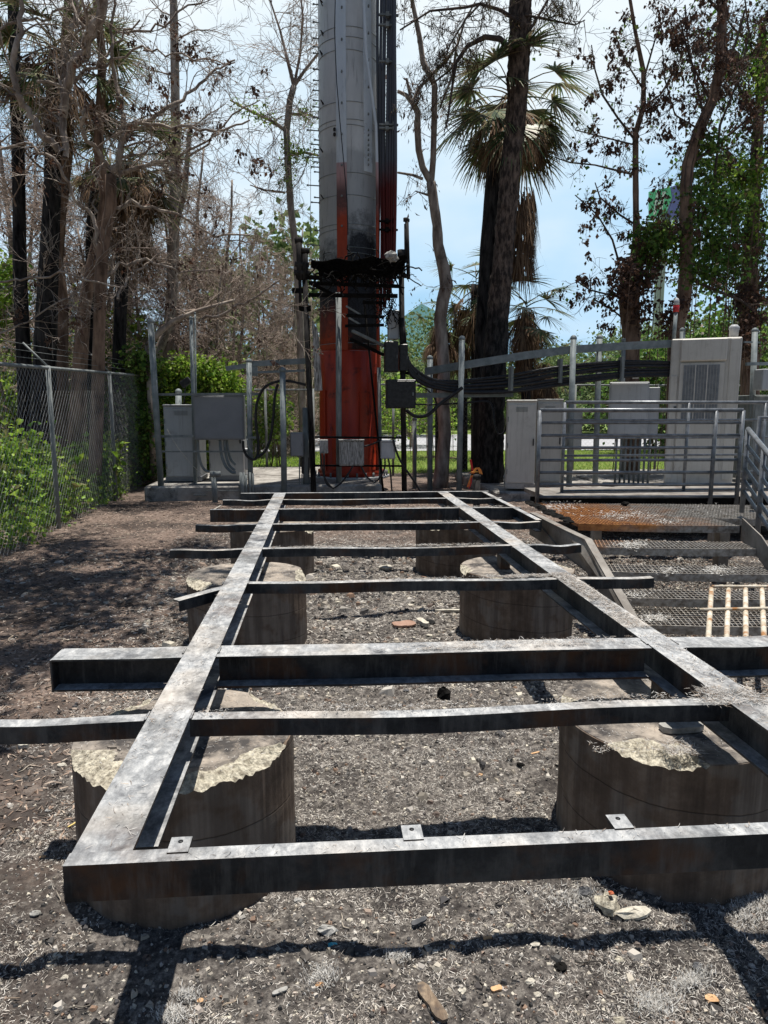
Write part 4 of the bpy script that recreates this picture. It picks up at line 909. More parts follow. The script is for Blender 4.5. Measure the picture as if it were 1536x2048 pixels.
# boxes hung on the rack
def boxm(name, label, cat, px0, py0, px1, py1, Y_, depth, m, group=None, door=True, bev=.012, extra=None, hood=False):
    a = at(px0, py1, Y_); b = at(px1, py0, Y_)
    root = empty(name, ((a.x+b.x)/2, Y_+depth/2, a.z), label, cat, group)
    mb = MB(); mb.box((a.x, Y_, a.z), (b.x, Y_+depth, b.z), bev=bev); mb.build('housing', M[m], root)
    if door:
        g_ = min(.03, (b.x-a.x)*.06); mb = MB(); mb.box((a.x+g_, Y_-.012, a.z+g_), (b.x-g_, Y_-.002, b.z-g_), bev=.004); d = mb.build('door', M[m], root)
        mb = MB(); mb.box((b.x-g_*2.2, Y_-.026, (a.z+b.z)/2-.03), (b.x-g_*1.4, Y_-.0125, (a.z+b.z)/2+.03), bev=.003); mb.build('latch', M['galv_dull'], d)
    if hood:
        mb = MB(); mb.box((a.x-.012, Y_-.03, b.z-.003), (b.x+.012, Y_+depth+.01, b.z+.018), bev=.005); mb.build('lid', M[m], root)
    return root, a, b
boxm('junction_box', 'scorched white junction box hanging in the middle of the rack', 'junction box', 679, 881, 728, 932, 12.88, .2, 'scorch', hood=True)
boxm('junction_box', 'small pale junction box at the right post of the rack', 'junction box', 762, 883, 791, 918, 12.88, .16, 'cab_light', hood=True)
boxm('junction_box', 'smallest scorched box left of the middle junction box', 'junction box', 639, 879, 656, 907, 12.9, .1, 'scorch')
boxm('junction_box', 'grey steel switch box left of the rack left post', 'switch box', 581, 865, 606, 913, 12.95, .2, 'cab_grey')
boxm('radio_unit', 'square black radio unit on the right post of the rack', 'radio unit', 773, 759, 832, 817, 12.7, .25, 'blackplastic')
boxm('radio_unit', 'upper dark radio unit on the right post, above the square one', 'radio unit', 770, 682, 797, 744, 12.75, .25, 'blackplastic')
boxm('radio_unit', 'narrow black radio unit right beside the upper dark one', 'radio unit', 799, 688, 816, 742, 12.8, .3, 'blackplastic')
boxm('radio_unit', 'tall grey radio unit high on the right post of the rack', 'radio unit', 777, 620, 799, 678, 13.05, .25, 'cab_light', door=False)
boxm('small_enclosure', 'black box behind the rack left post below the switch box', 'enclosure', 603, 914, 618, 948, 13.15, .2, 'blackplastic', door=False)
# the half-melted white radio at the left post
mb = MB(); n = 16; V = []; r0 = random.Random(8)
for i in range(n+1):
    t = i/n; py = 640+141*t; w0 = 625+4*t; w1 = 634+11*t-6*(t < .12)
    for px_, yy in ((w0, 12.9), (w1, 12.9), (w1, 13.15), (w0, 13.15)): V.append(at(px_+r0.uniform(-1, 1)*(1-t)*1.6, py+r0.uniform(-1, 1), yy))
mb.add(V, [(i*4+k, (i+1)*4+k, (i+1)*4+(k+1) % 4, i*4+(k+1) % 4) for i in range(n) for k in range(4)]+[(0, 1, 2, 3), (n*4+3, n*4+2, n*4+1, n*4)], False)
tag(mb.build('radio_unit', M['scorch']), 'half melted white radio unit on the left post, charred at its top', 'radio unit', None)
# orange tag netting on the red shell
def hose(label, pts, r, m='blackplastic', name='cable', group=None, n=7, cat='cable', ribs=False):
    P_ = [Vector(p) for p in pts]; out = []
    for i in range(len(P_)-1):
        p0 = P_[max(i-1, 0)]; p1 = P_[i]; p2 = P_[i+1]; p3 = P_[min(i+2, len(P_)-1)]
        k_ = 6 if not ribs else max(6, int((p2-p1).length/(r*1.1)))
        for k in range(k_):
            t = k/k_; out.append(.5*((2*p1)+(p2-p0)*t+(2*p0-5*p1+4*p2-p3)*t*t+(-p0+3*p1-3*p2+p3)*t*t*t))
    out.append(P_[-1]); mb = MB(); mb.tube(out, [r*(1 if i % 2 else .8) for i in range(len(out))] if ribs else r, n)
    return tag(mb.build(name, M[m]), label, cat, group)
def A_(pts, Y_): return [at(p[0], p[1], Y_ if len(p) < 3 else p[2]) for p in pts]
for i, (lab, pts) in enumerate([
    ('black cable looping below the middle junction box to the right box', [(722, 932), (735, 955), (752, 963), (768, 940), (770, 918)]),
    ('black cable dropping left from the middle junction box', [(706, 932), (695, 950), (680, 968), (665, 975), (650, 960), (648, 907)]),
    ('thin cable hanging from the smallest scorched box', [(641, 907), (645, 940), (655, 965), (668, 978)]),
    ('cable bundle under the right junction box going straight down', [(777, 918), (781, 945), (784, 985)]),
    ('cable slanting from the right junction box to the right post foot', [(786, 880), (800, 920), (830, 965), (845, 990)]),
    ('slack black cable between the two junction boxes', [(728, 893), (745, 888), (762, 880)])]):
    hose(lab, A_(pts, 12.85), .016 if i != 4 else .02)
hose('pair of thin conduits below the grey switch box, left one', A_([(599, 913), (599, 985)], 13.05), .012, 'galv_dull', 'conduit', cat='conduit')
hose('pair of thin conduits below the grey switch box, right one', A_([(604, 948), (604, 985)], 13.05), .012, 'galv_dull', 'conduit', cat='conduit')
vpost(612, 815, 613, 13.2, .065, 'post', 'galv_dull')

# ------------------------------------------------------------ left cabinets on the pad
def cabinet(name, label, px0, py0, px1, py1, Y_, depth, m, feats=()):
    root, a, b = boxm(name, label, 'cabinet', px0, py0, px1, py1, Y_, depth, m, door=False)
    w = b.x-a.x; h = b.z-a.z
    mb = MB(); mb.box((a.x+.03*w, Y_-.018, a.z+.07*h), (b.x-.03*w, Y_-.002, b.z-.03*h), bev=.006); d = mb.build('door', M[m], root)
    mb = MB(); mb.box((b.x-.10*w, Y_-.04, a.z+.5*h), (b.x-.06*w, Y_-.0185, a.z+.58*h), bev=.004); mb.build('handle', M['blackplastic'], d)
    for q in (.2, .5, .8):
        mb = MB(); mb.tube([(a.x+.035*w, Y_-.022, a.z+(q-.03)*h), (a.x+.035*w, Y_-.022, a.z+(q+.03)*h)], .009, 8); mb.build('hinge', M['galv_dull'], d)
    mb = MB()
    for q in range(5): mb.box((a.x+.3*w, Y_-.024, b.z-.07*h-.018*q), (a.x+.7*w, Y_-.0185, b.z-.07*h-.018*q+.007))
    mb.build('vent_slots', M['galv_dull'], d)
    mb = MB(); mb.box((a.x-.012, Y_-.014, a.z+.002), (b.x+.012, Y_+depth+.012, a.z+.06*h)); mb.build('plinth', M['slab'] if m == 'cab_beige' else M['cab_grey'], root)
    mb = MB(); mb.box((a.x-.01, Y_-.02, b.z-.004), (b.x+.01, Y_+depth+.01, b.z+.03), bev=.01); mb.build('lid', M[m], root)
    return root, a, b
cabinet('equipment_cabinet', 'light grey equipment cabinet at the left end of the pad', 333, 812, 396, 963, 13.7, .75, 'cab_light')
cabinet('equipment_cabinet', 'light grey equipment cabinet behind the hanging square panel box', 420, 812, 484, 961, 13.9, .7, 'cab_light')
root, a, b = boxm('panel_box', 'dark grey square panel box hung on struts above the pad', 'panel box', 389, 790, 487, 880, 13.25, .3, 'cab_grey')
mb = MB(); mb.lathe([(.4, 0), (.4, .002)][:2], (0, 0, -50), 3)
boxm('small_enclosure', 'small white enclosure behind the right strut of the left pad', 'enclosure', 484, 897, 498, 940, 14.1, .2, 'cab_light', door=False)
def pipe_post(label, px0, py0, px1, Y_, r, zb=.2, cap=True, m='galv', group=None):
    a = at(px0, py0, Y_); b = at(px1, 970, Y_); b.z = zb; root = empty('steel_post', (b.x, b.y, zb), label, 'post', group)
    mb = MB(); mb.tube([a, b], r, 12); mb.build('pipe', M[m], root)
    if cap:
        mb = MB(); mb.lathe([(r*1.15, -.03), (r*1.15, .0), (r*.9, r*.6), (r*.3, r*.95)], a, 12); mb.build('cap', M[m], root)
    return root
pipe_post('tall grey steel post at the left end of the pad, leaning slightly left', 301, 643, 322, 13.1, .055)
pipe_post('slim steel post with a ball-shaped cap above the panel box', 382, 636, 391, 13.5, .035)
pipe_post('thinner rod with a knob beside the slim ball-capped post', 390, 626, 393, 13.6, .018)
pipe_post('short capped post behind the left equipment cabinet', 357, 783, 358, 14.7, .06)
pipe_post('steel post right of the panel box carrying the first tray bracket', 498, 722, 501, 13.2, .05)
pipe_post('steel post between panel box and mast carrying the second bracket', 565, 740, 568, 12.9, .055, zb=-.05)
GS = 'horizontal struts of the left frame'
def strut(label, x0, y0, x1, y1, Y_, w=.02, h=.045, m='galv_dull', group=None, name='strut'):
    mb = MB(); mb.bar(at(x0, y0, Y_), at(x1, y1, Y_), w, h); 
    a = at(x0, y0, Y_); b = at(x1, y1, Y_); o = mb.build(name, M[m]); return tag(o, label, 'strut', group)
strut('upper horizontal strut carrying the panel box top', 303, 789, 520, 788, 13.20, group=GS)
strut('middle horizontal strut at the lower edge of the panel box', 306, 873, 387, 872, 13.2, group=GS)
strut('short strut stub right of the panel box', 492, 875, 520, 875, 13.12, group=GS)
strut('lowest strut crossing the cabinet fronts', 316, 903, 505, 903, 13.24, .02, .03, group=GS)
# brackets above
mb = MB(); mb.bar(at(452, 737, 13.3), at(504, 730, 13.3), .09, .08); mb.bar(at(504, 728, 13.3), at(612, 722, 13.3), .10, .10); mb.bar(at(505, 745, 13.2), at(610, 741, 13.2), .06, .04)
mb.box(tuple(at(497, 752, 13.25)-Vector((0, .06, 0))), tuple(at(515, 734, 13.25)+Vector((0, .06, 0)))); tag(mb.build('tray_bracket', M['galv']), 'grey steel tray arm running from the left posts to the mast', 'cable tray')
c = at(372, 766, 13.9)
fl_ = empty('flood_light', (c.x, 13.9, c.z-.6), 'small black flood light tilted on a rod above the left cabinet', 'flood light')
Rm = Matrix.Rotation(D(-35), 3, 'Y'); mb = MB(); mb.box((c.x-.10, 13.86, c.z-.05), (c.x+.10, 13.98, c.z+.08), R=Rm, c=c, bev=.01); mb.build('lamp_head', M['blackplastic'], fl_)
mb = MB(); mb.tube([c, at(367, 812, 13.92)], .012, 6); mb.build('rod', M['blackplastic'], fl_)
GD = 'bent conduits below the panel box'
hose('left bent conduit under the panel box', A_([(440, 880), (442, 905), (450, 930), (463, 944), (472, 945)], 13.35), .028, 'galv', 'conduit', GD, cat='conduit')
hose('middle bent conduit under the panel box', A_([(449, 880), (451, 905), (458, 930), (470, 941)], 13.4), .026, 'galv', 'conduit', GD, cat='conduit')
hose('right bent conduit under the panel box, the shortest', A_([(454, 880), (456, 900), (462, 920), (471, 930)], 13.45), .024, 'galv', 'conduit', GD, cat='conduit')
hose('conduit between the two light grey cabinets curving to the left pad', A_([(395, 880), (397, 905), (403, 930), (412, 942), (420, 943)], 13.4), .024, 'galv_dull', 'conduit', cat='conduit')
hose('thick black cable looping from the panel box up to the tray, left strand', A_([(486, 882), (488, 900), (497, 915), (512, 917), (517, 890), (512, 850), (513, 810), (525, 780), (545, 766), (575, 762), (612, 770)], 13.1), .026, cat='cable')
hose('thick black cable rising in a long loop to the tray, right strand', A_([(512, 915), (528, 905), (540, 880), (546, 840), (550, 790), (556, 768)], 13.05), .026, cat='cable')
hose('thin grey cable beside the right post of the left frame', A_([(494, 878), (498, 895), (506, 905)], 13.05), .012, 'galv')
hose('thin yellow cord slanting down across the left cabinet', A_([(334, 858), (352, 890), (380, 925), (405, 950)], 13.2), .005, 'stone')
pv = empty('pipe_stub', tuple(gz(430, 1003, 0)), 'short pipe stub with a valve standing in front of the left pad', 'pipe')
c = at(427, 948, 12.75); mb = MB(); mb.tube([at(431, 1012, 12.75), at(427, 948, 12.75)], .05, 10); mb.build('pipe', M['galv_dull'], pv)
mb = MB(); mb.tube([c+Vector((-.06, 0, 0)), c+Vector((.13, 0, .0))], .05, 10); mb.lathe([(.06, -.05), (.06, .05)], c, 10); mb.build('valve', M['galv_dull'], pv)
for i, (x0_, y0_) in enumerate([(484, 960), (492, 965), (500, 960), (506, 962)]):
    mb = MB(); mb.tube([at(x0_, y0_-15, 12.95), at(x0_+1, 1003, 12.95)], (.05, .022, .022, .018)[i], 8); tag(mb.build('conduit', M['galv_dull']), ['fat riser pipe in front of the left pad', 'thin riser pipe just right of the fat one', 'third riser pipe right of the fat one', 'outermost right riser pipe in front of the left pad'][i], 'conduit')
strut('thin rail low on the front face of the left pad', 387, 990, 412, 990, 12.95, .02, .03, name='rail_bracket')
strut('thin pipe along the front face of the left pad', 410, 981, 480, 982, 12.93, .015, .015, name='pipe')
jag_board('plywood_scrap', 'pale stick poking up left of the back cross channel', 'stick', 432, 1022, .25, .025, .01, .9, M['stone'], .3, seed=31)

# ------------------------------------------------------------ right equipment
c1 = cabinet('equipment_cabinet', 'beige equipment cabinet nearest on the right, beside the charred pine', 1019, 803, 1080, 978, 12.5, .6, 'cab_beige')[0]; c1.rotation_euler = (0, 0, D(-13))
c1 = cabinet('equipment_cabinet', 'beige equipment cabinet half hidden behind the left end of the guard rails', 1076, 801, 1131, 975, 13.1, .45, 'cab_beige')[0]; c1.rotation_euler = (0, 0, D(-14))
root, a, b = boxm('power_cabinet', 'light grey power cabinet on conduit legs behind the guard rails', 'cabinet', 1228, 764, 1306, 870, 13.2, .5, 'cab_light'); root.rotation_euler = (0, 0, D(-22))
mb = MB(); mb.box((b.x-.004, 13.3, a.z), (b.x+.2, 13.65, b.z-.1), bev=.01); mb.build('side_box', M['cab_light'], root)
for dx in (.2, .27):
    mb = MB(); c = at(1262+dx*60, 757, 13.3); mb.lathe([(.035, 0), (.035, .05), (.02, .07)], c, 10); mb.build('vent_knob', M['cab_light'], root)
for i in range(8):
    mb = MB(); c = at(1238+i*8.6, 866, 13.4); mb.tube([c, (c.x, c.y, .2)], .022, 8); mb.build('conduit', M['galv_dull'], root)
root, a, b = boxm('tall_cabinet', 'tall beige equipment cabinet with a long louvred door panel', 'cabinet', 1352, 676, 1494, 970, 12.6, .7, 'cab_beige', door=False, bev=.02)
root.rotation_euler = (0, 0, D(-27)); w = b.x-a.x; h = b.z-a.z
mb = MB(); mb.box((a.x+.14*w, 12.52, b.z-.155*h), (a.x+.80*w, 12.598, b.z-.012), bev=.02); mb.build('top_hood', M['cab_beige'], root)
mb = MB(); mb.box((a.x+.14*w, 12.555, a.z+.08*h), (a.x+.78*w, 12.598, b.z-.165*h), bev=.01); dd = mb.build('door', M['cab_beige'], root)
M['louvre'] = simple('louvre_grey', (.17, .19, .215), (.24, .26, .285), 10, .6, .05)
lx0, lx1 = a.x+.20*w, a.x+.71*w; lz0, lz1 = b.z-.56*h, b.z-.18*h
mb = MB(); mb.box((lx0, 12.549, lz0), (lx1, 12.5545, lz1)); mb.build('louvre_back', M['louvre'], dd)
mb = MB()
for i in range(46):
    z = lz0+(lz1-lz0)*(i+.5)/46; mb.sweep([(-.006, -.008), (.002, -.008), (.006, .006), (-.002, .006)], [(lx0, 12.543, z), (lx1, 12.543, z)])
mb.build('louvre_slats', M['louvre'], dd)
mb = MB()
for i in range(1, 12):
    x_ = lx0+(lx1-lx0)*i/12; q = .009 if i % 4 == 0 else .002; mb.box((x_-q, 12.528, lz0), (x_+q, 12.536, lz1))
mb.build('louvre_ribs', M['cab_beige'], dd)
mb = MB(); mb.box((a.x+.085*w, 12.57, a.z+.50*h), (a.x+.125*w, 12.597, a.z+.54*h), bev=.004); mb.build('lock', M['blackplastic'], root)
mb = MB(); mb.box((a.x+.02*w, 12.585, a.z+.04*h), (a.x+.12*w, 12.5975, a.z+.75*h), bev=.004); mb.build('side_panel', M['cab_beige'], root)
mb = MB(); mb.box((a.x+.84*w, 12.585, a.z+.04*h), (a.x+.97*w, 12.5975, b.z-.03), bev=.004); mb.build('side_panel', M['cab_beige'], root)
mb = MB(); mb.lathe([(.08, -.12), (.08, -.02), (.09, 0), (.09, .05), (.05, .09)], at(1463, 662, 12.9), 14); mb.build('vent_cap', M['cab_light'], root)
boxm('equipment_cabinet', 'dull grey cabinet cut off by the right edge of the picture', 'cabinet', 1496, 790, 1600, 960, 13.2, .8, 'galv_dull')
boxm('equipment_cabinet', 'small light cabinet low behind the rails, right of the second beige cabinet', 'cabinet', 1142, 822, 1166, 900, 14.4, .4, 'cab_light')
boxm('small_enclosure', 'grey enclosure at the right edge above the dull cabinet', 'enclosure', 1524, 738, 1600, 780, 12.9, .3, 'cab_light', door=False)
GI = 'capped posts carrying the right cable bridge'
pipe_post('capped bridge post nearest the mast', 860, 716, 860, 13.9, .055, zb=-.05, group=GI)
pipe_post('tall capped bridge post left of the charred pine', 924, 677, 918, 13.2, .055, zb=-.05, group=GI)
pipe_post('short pipe post low beside the right rack post', 829, 838, 829, 14.6, .045, zb=-.05, m='galv_dull')
pipe_post('bridge post just right of the beige cabinets', 1147, 676, 1138, 12.9, .055, group=GI)
pipe_post('bridge post left of the grey power cabinet', 1199, 675, 1190, 13.1, .055, group=GI)
pipe_post('capped post behind the top left corner of the tall cabinet', 1365, 660, 1360, 13.8, .05, group=GI)
pipe_post('capped post right of the tall cabinet', 1510, 661, 1498, 13.3, .055, group=GI)
pipe_post('post behind the power cabinet carrying the bridge', 1247, 680, 1243, 14.6, .045, group=GI, m='galv_dull')
mb = MB()
bp = A_([(852, 743, 13.85), (925, 731, 13.3), (1050, 711, 13.1), (1145, 699, 13.0), (1250, 692, 13.0), (1352, 687, 13.0)], 13)
mb.sweep([(-.05, -.07), (.05, -.07), (.05, .07), (-.05, .07)], bp); tag(mb.build('cable_bridge', M['galv']), 'long grey steel channel of the cable bridge climbing to the tall cabinet', 'cable bridge')
strut('horizontal steel channel below the cable bridge, ending over the beige cabinet', 812, 791, 1026, 789, 13.35, .05, .09, 'galv')
strut('thin rail right of the tall cabinet at head height', 1492, 728, 1600, 726, 13.2, .06, .06, 'galv')
strut('short cross tube at the top of the post right of the tall cabinet', 1488, 684, 1520, 685, 13.3, .04, .03, 'galv')
GB = 'black cables of the right cable bridge'
r0 = random.Random(4)
names = ['topmost ribbed black cable of the bridge bundle', 'second black cable from the top of the bridge bundle', 'black cable in the upper middle of the bridge bundle', 'black cable in the middle of the bridge bundle', 'black cable in the lower middle of the bridge bundle', 'second lowest black cable of the bridge bundle', 'lowest black cable of the bridge bundle']
for i in range(7):
    o_ = i*5.2; j = lambda: r0.uniform(-2, 2)
    hose(names[i], [at(812, 706+o_*.4+j(), 12.9), at(822, 730+o_*.6, 12.95), at(850, 754+o_*.5+j(), 13.1), at(880, 762+o_*.5, 13.2), at(925, 762+o_*.75+j(), 13.25), at(1018, 753+o_+j(), 13.1), at(1118, 736+o_*1.05+j(), 12.95), at(1245, 724+o_*1.0+j(), 12.95), at(1356, 724+o_*.9+j(), 13.0)], .034 if i % 2 == 0 else .026, group=GB, ribs=(i in (0, 3)))
hose('black cable arching from the bridge over to the beige cabinet', [at(925, 808, 13.25), at(945, 804, 13.2), at(975, 803, 13.2), at(985, 815, 13.1), at(990, 850, 13.0), at(998, 868, 12.95), at(1010, 862, 12.9), at(1015, 840, 12.8)], .016)
hose('thick black cable sagging from the square radio unit up to the bridge', A_([(812, 820), (830, 832), (855, 830), (880, 808), (905, 790), (925, 775)], 13.15), .034)
hose('thin black cable curving down from the rack behind the first bridge post', A_([(835, 770), (855, 780), (868, 795), (876, 812)], 13.4), .014)
hose('straight black cable low between the bridge posts', A_([(815, 809), (870, 809), (930, 806)], 13.5), .016)
for i, (px_, py_) in enumerate(((1022, 757), (1120, 742), (1243, 738))):
    mb = MB(); c = at(px_, py_, 12.9); mb.box((c.x-.02, c.y-.06, c.z-.22), (c.x+.03, c.y+.12, c.z+.22)); tag(mb.build('cable_hanger', M['galv_dull']), ['cable hanger clamp over the beige cabinet', 'cable hanger clamp left of the bridge post pair', 'cable hanger clamp above the power cabinet'][i], 'hanger')
bc = empty('beacon_rod', tuple(at(1342, 700, 13.4)), 'slim rod topped with a red and white warning lamp beside the tall cabinet', 'beacon')
mb = MB(); mb.tube([at(1352, 622, 13.4), at(1346, 700, 13.4)], .035, 10); mb.build('rod', M['galv'], bc)
mb = MB(); mb.lathe([(.055, 0), (.058, .02), (.058, .12), (.05, .13)], at(1352, 624, 13.4), 14); mb.build('red_lens', simple('red_lens', (.35, .02, .02), (.45, .03, .03), 5, .25), bc)
mb = MB(); mb.lathe([(.055, .13), (.05, .2), (.035, .25), (.01, .265)], at(1352, 624, 13.4), 14); mb.build('white_cap', M['cab_light'], bc)
# flagged pipe stub in front of the pine
fp = empty('flagged_pipe', tuple(gz(955, 1012, .1)), 'dark capped pipe stub tied with orange and red flagging before the charred pine', 'pipe stub')
Yf = 9.6
c = at(953, 1008, Yf); t_ = at(954, 950, Yf)
mb = MB(); mb.tube([(c.x, Yf, 0), (c.x, Yf, t_.z)], .048, 14); mb.lathe([(.058, -.06), (.058, 0), (.03, .01)], t_, 14); mb.lathe([(.056, -.26), (.056, -.24)], t_, 14); mb.build('pipe', M['charwood'], fp)
M['flag'] = simple('orange_flagging', (.62, .12, .03), (.75, .38, .08), 14, .5); M['flagr'] = simple('red_flagging', (.42, .01, .02), (.55, .03, .03), 10, .5)
def ribbon(pts, w, m, name='flag'):
    mb = MB(); V = []; n = len(pts)
    for i, p in enumerate(pts): p = Vector(p); V += [p+Vector((w/2, .004*sin(i*2), .01*sin(i))), p-Vector((w/2, 0, .01*cos(i)))]
    mb.add(V, [(2*i, 2*i+1, 2*i+3, 2*i+2) for i in range(n-1)], False); o = mb.build(name, m, fp); md = o.modifiers.new('t', 'SOLIDIFY'); md.thickness = .003; return o
ribbon(A_([(946, 946), (950, 940), (955, 936), (960, 941), (962, 948)], Yf-.06), .05, M['flag']); ribbon(A_([(940, 945), (944, 943), (958, 945)], Yf-.07), .04, M['flag'])
ribbon(A_([(945, 940), (943, 930), (941, 920)], Yf-.05), .03, M['flagr']); ribbon(A_([(944, 950), (940, 962), (936, 975)], Yf-.06), .035, M['flag']); ribbon(A_([(943, 955), (942, 968), (938, 978)], Yf-.065), .02, M['flagr'])

# ------------------------------------------------------------ chain-link fences
def chain(A, B, z0, z1, pitch=.06, r=.0013):
    A = np.array(A); B = np.array(B); Ln = np.linalg.norm(B-A); d = (B-A)/Ln; nw = int(Ln/pitch); nz_ = int((z1-z0)/(pitch*.95))
    s_ = np.arange(nw)[:, None]*pitch + ((np.arange(nz_+1)[None, :]+np.arange(nw)[:, None]) % 2)*pitch; z = z0+(z1-z0)*np.arange(nz_+1)/nz_
    P_ = np.stack([A[0]+d[0]*s_, A[1]+d[1]*s_, np.broadcast_to(z, s_.shape)], -1)
    nrm = np.array([-d[1], d[0], 0]); P_ = P_ + nrm*(((np.arange(nz_+1)[None, :]+np.arange(nw)[:, None]) % 2)*.006)[:, :, None]
    offs = [nrm*r*1.2, -nrm*.6*r + np.array([d[0], d[1], 0])*r, -nrm*.6*r - np.array([d[0], d[1], 0])*r]
    V = np.stack([P_+o_ for o_ in offs], 2).reshape(-1, 3)
    b = (np.arange(nw)[:, None]*(nz_+1)+np.arange(nz_)[None, :])*3; b = b.reshape(-1, 1)
    Fq = np.concatenate([b+np.array([[k, (k+1) % 3, 3+(k+1) % 3, 3+k]]) for k in range(3)])
    return V, Fq
M['wire'] = simple('fence_wire', (.34, .35, .35), (.50, .51, .51), 5, .5, .2, 0)
def fence(label, A, B, zt, posts, z0=.02, arms=0, pr=.032):
    A = Vector(A); B = Vector(B); root = empty('chain_link_fence', (A.x, A.y, 0), label, 'fence'); zA, zB = zt
    V, Fq = chain((A.x, A.y), (B.x, B.y), z0, 1.0); t = ((V[:, :2]-np.array([A.x, A.y]))@np.array([(B-A).normalized().x, (B-A).normalized().y]))/(B-A).length
    V[:, 2] = z0+(V[:, 2]-z0)/(1-z0)*((zA+(zB-zA)*t)-.02-z0) if False else V[:, 2]
    # full-height mesh
    V, Fq = chain((A.x, A.y), (B.x, B.y), z0, zA-.02)
    t = ((V[:, 0]-A.x)*(B.x-A.x)+(V[:, 1]-A.y)*(B.y-A.y))/((B.x-A.x)**2+(B.y-A.y)**2); V[:, 2] = z0+(V[:, 2]-z0)*((zA+(zB-zA)*t-z0)/(zA-z0))
    np_mesh('wire_mesh', V, Fq, M['wire'], root)
    mb = MB(); mb.tube([(A.x, A.y, zA), (B.x, B.y, zB)], .024, 8); mb.build('top_rail', M['galv_dull'], root)
    for tt in posts:
        p = A.lerp(B, tt); z = zA+(zB-zA)*tt; mb = MB(); mb.tube([(p.x, p.y-.0, -.1), (p.x, p.y, z+.03)], pr, 10); po = mb.build('post', M['galv_dull'], root)
        if arms:
            mb = MB(); mb.tube([(p.x, p.y, z+.02), (p.x-.30*arms, p.y, z+.33)], .014, 6); mb.build('barb_arm', M['galv_dull'], po)
    if arms:
        for k in (.35, .65, .95):
            mb = MB(); mb.tube([(A.x-.30*arms*k, A.y, zA+.33*k), (B.x-.30*arms*k, B.y, zB+.33*k)], .004, 4); mb.build('barbed_wire', M['galv_dull'], root)
    return root
Af, Bf = Vector((-3.42, 4.2, 0)), Vector((-3.98, 17.2, 0))
fence('chain-link fence with barb arms running along the left side of the yard', Af, Bf, (2.05, 2.42), [(y_-4.2)/13 for y_ in (5.4, 9.96, 13.22, 17.2)], arms=1)
fence('back chain-link fence left of the mast in front of the woods', (-3.9, 17.3, 0), (.2, 17.3, 0), (2.12, 2.12), [.02, .37, .62, .9])
fence('back chain-link fence right of the mast before the road', (.3, 17.5, 0), (12.5, 17.5, 0), (2.26, 2.26), [.0, .12, .33, .5, .68, .85, 1])
# ------------------------------------------------------------ trees
V3 = Vector
def wander(p, d, L_, r0_, r1_, R, bend=.25, up=0.0, seg=None):
    n = max(3, int(L_/(seg or max(.12, L_/9)))); pts = [p.copy()]; rr = [r0_]; st_ = L_/n
    for i in range(n):
        d = (d + V3((R.gauss(0, bend), R.gauss(0, bend), R.gauss(0, bend)+up))*.6).normalized(); p = p+d*st_; pts.append(p); rr.append(r0_+(r1_-r0_)*(i+1)/n)
    return pts, rr
def grow(mb, p, d, L_, r, depth, R, tips, kids=4, bend=.22, up=.02, shrink=.62, spread=.8, minr=.004, n=None):
    pts, rr = wander(p, d, L_, r, max(minr*.6, r*.35), R, bend, up)
    mb.tube(pts, rr, n or (6 if r > .03 else (4 if r > .012 else 3)), cap=False)
    if depth <= 0:
        tips.append((pts[-1], (pts[-1]-pts[-2]).normalized())); 
        if len(pts) > 3: tips.append((pts[len(pts)//2], d))
        return
    for k in range(kids):
        t = .25+.75*(k+R.random())/kids; i = min(len(pts)-2, int(t*(len(pts)-1))); dd = (pts[i+1]-pts[i]).normalized()
        a = V3((R.gauss(0, 1), R.gauss(0, 1), R.gauss(0, 1))); a = (a-dd*a.dot(dd)).normalized()
        nd = (dd*cos(spread*R.uniform(.6, 1.1))+a*sin(spread*R.uniform(.6, 1.1))).normalized()
        grow(mb, pts[i], nd, L_*shrink*R.uniform(.6, 1.15), max(minr, rr[i]*R.uniform(.45, .68)), depth-1, R, tips, kids, bend*1.15, up, shrink, spread, minr)
def leaf_arr(P_, size, rng, hang=.0, asp=.55):
    """one folded leaf (two quads sharing the mid-rib) at every point"""
    n = len(P_); d = rng.normal(0, 1, (n, 3)); d[:, 2] -= hang; d /= np.linalg.norm(d, axis=1)[:, None]
    q = rng.normal(0, 1, (n, 3)); s_ = np.cross(d, q); s_ /= np.linalg.norm(s_, axis=1)[:, None]+1e-9; u = np.cross(s_, d)
    L_ = (size*np.clip(rng.lognormal(-.08, .38, n), .35, 1.9))[:, None]; w = L_*asp
    a = P_; b = P_+d*L_*.5+s_*w*.5+u*L_*.10; c = P_+d*L_-u*L_*.12; e = P_+d*L_*.5-s_*w*.5+u*L_*.10; m_ = P_+d*L_*.5
    V = np.stack([a, b, c, e, m_], 1).reshape(-1, 3); k = np.arange(n)[:, None]*5
    return V, np.concatenate([k+np.array([[0, 1, 2, 4]]), k+np.array([[0, 4, 2, 3]])])
def clump_pts(cs, n, rad, rng, flat=1.0):
    cs = np.array([tuple(c) for c in cs]); i = rng.integers(0, len(cs), n); g_ = rng.normal(0, 1, (n, 3))*rad; g_[:, 2] *= flat
    return cs[i]+g_
def tree_root(name, p, label, group=None, cat='tree'): return empty(name, (p.x, p.y, 0), label, cat, group)
def poly(ps, Y_): return [at(p[0], p[1], Y_+(p[3] if len(p) > 3 else 0)) for p in ps]
def pxr(w, Y_): return w/2*Y_/F_PX*.985
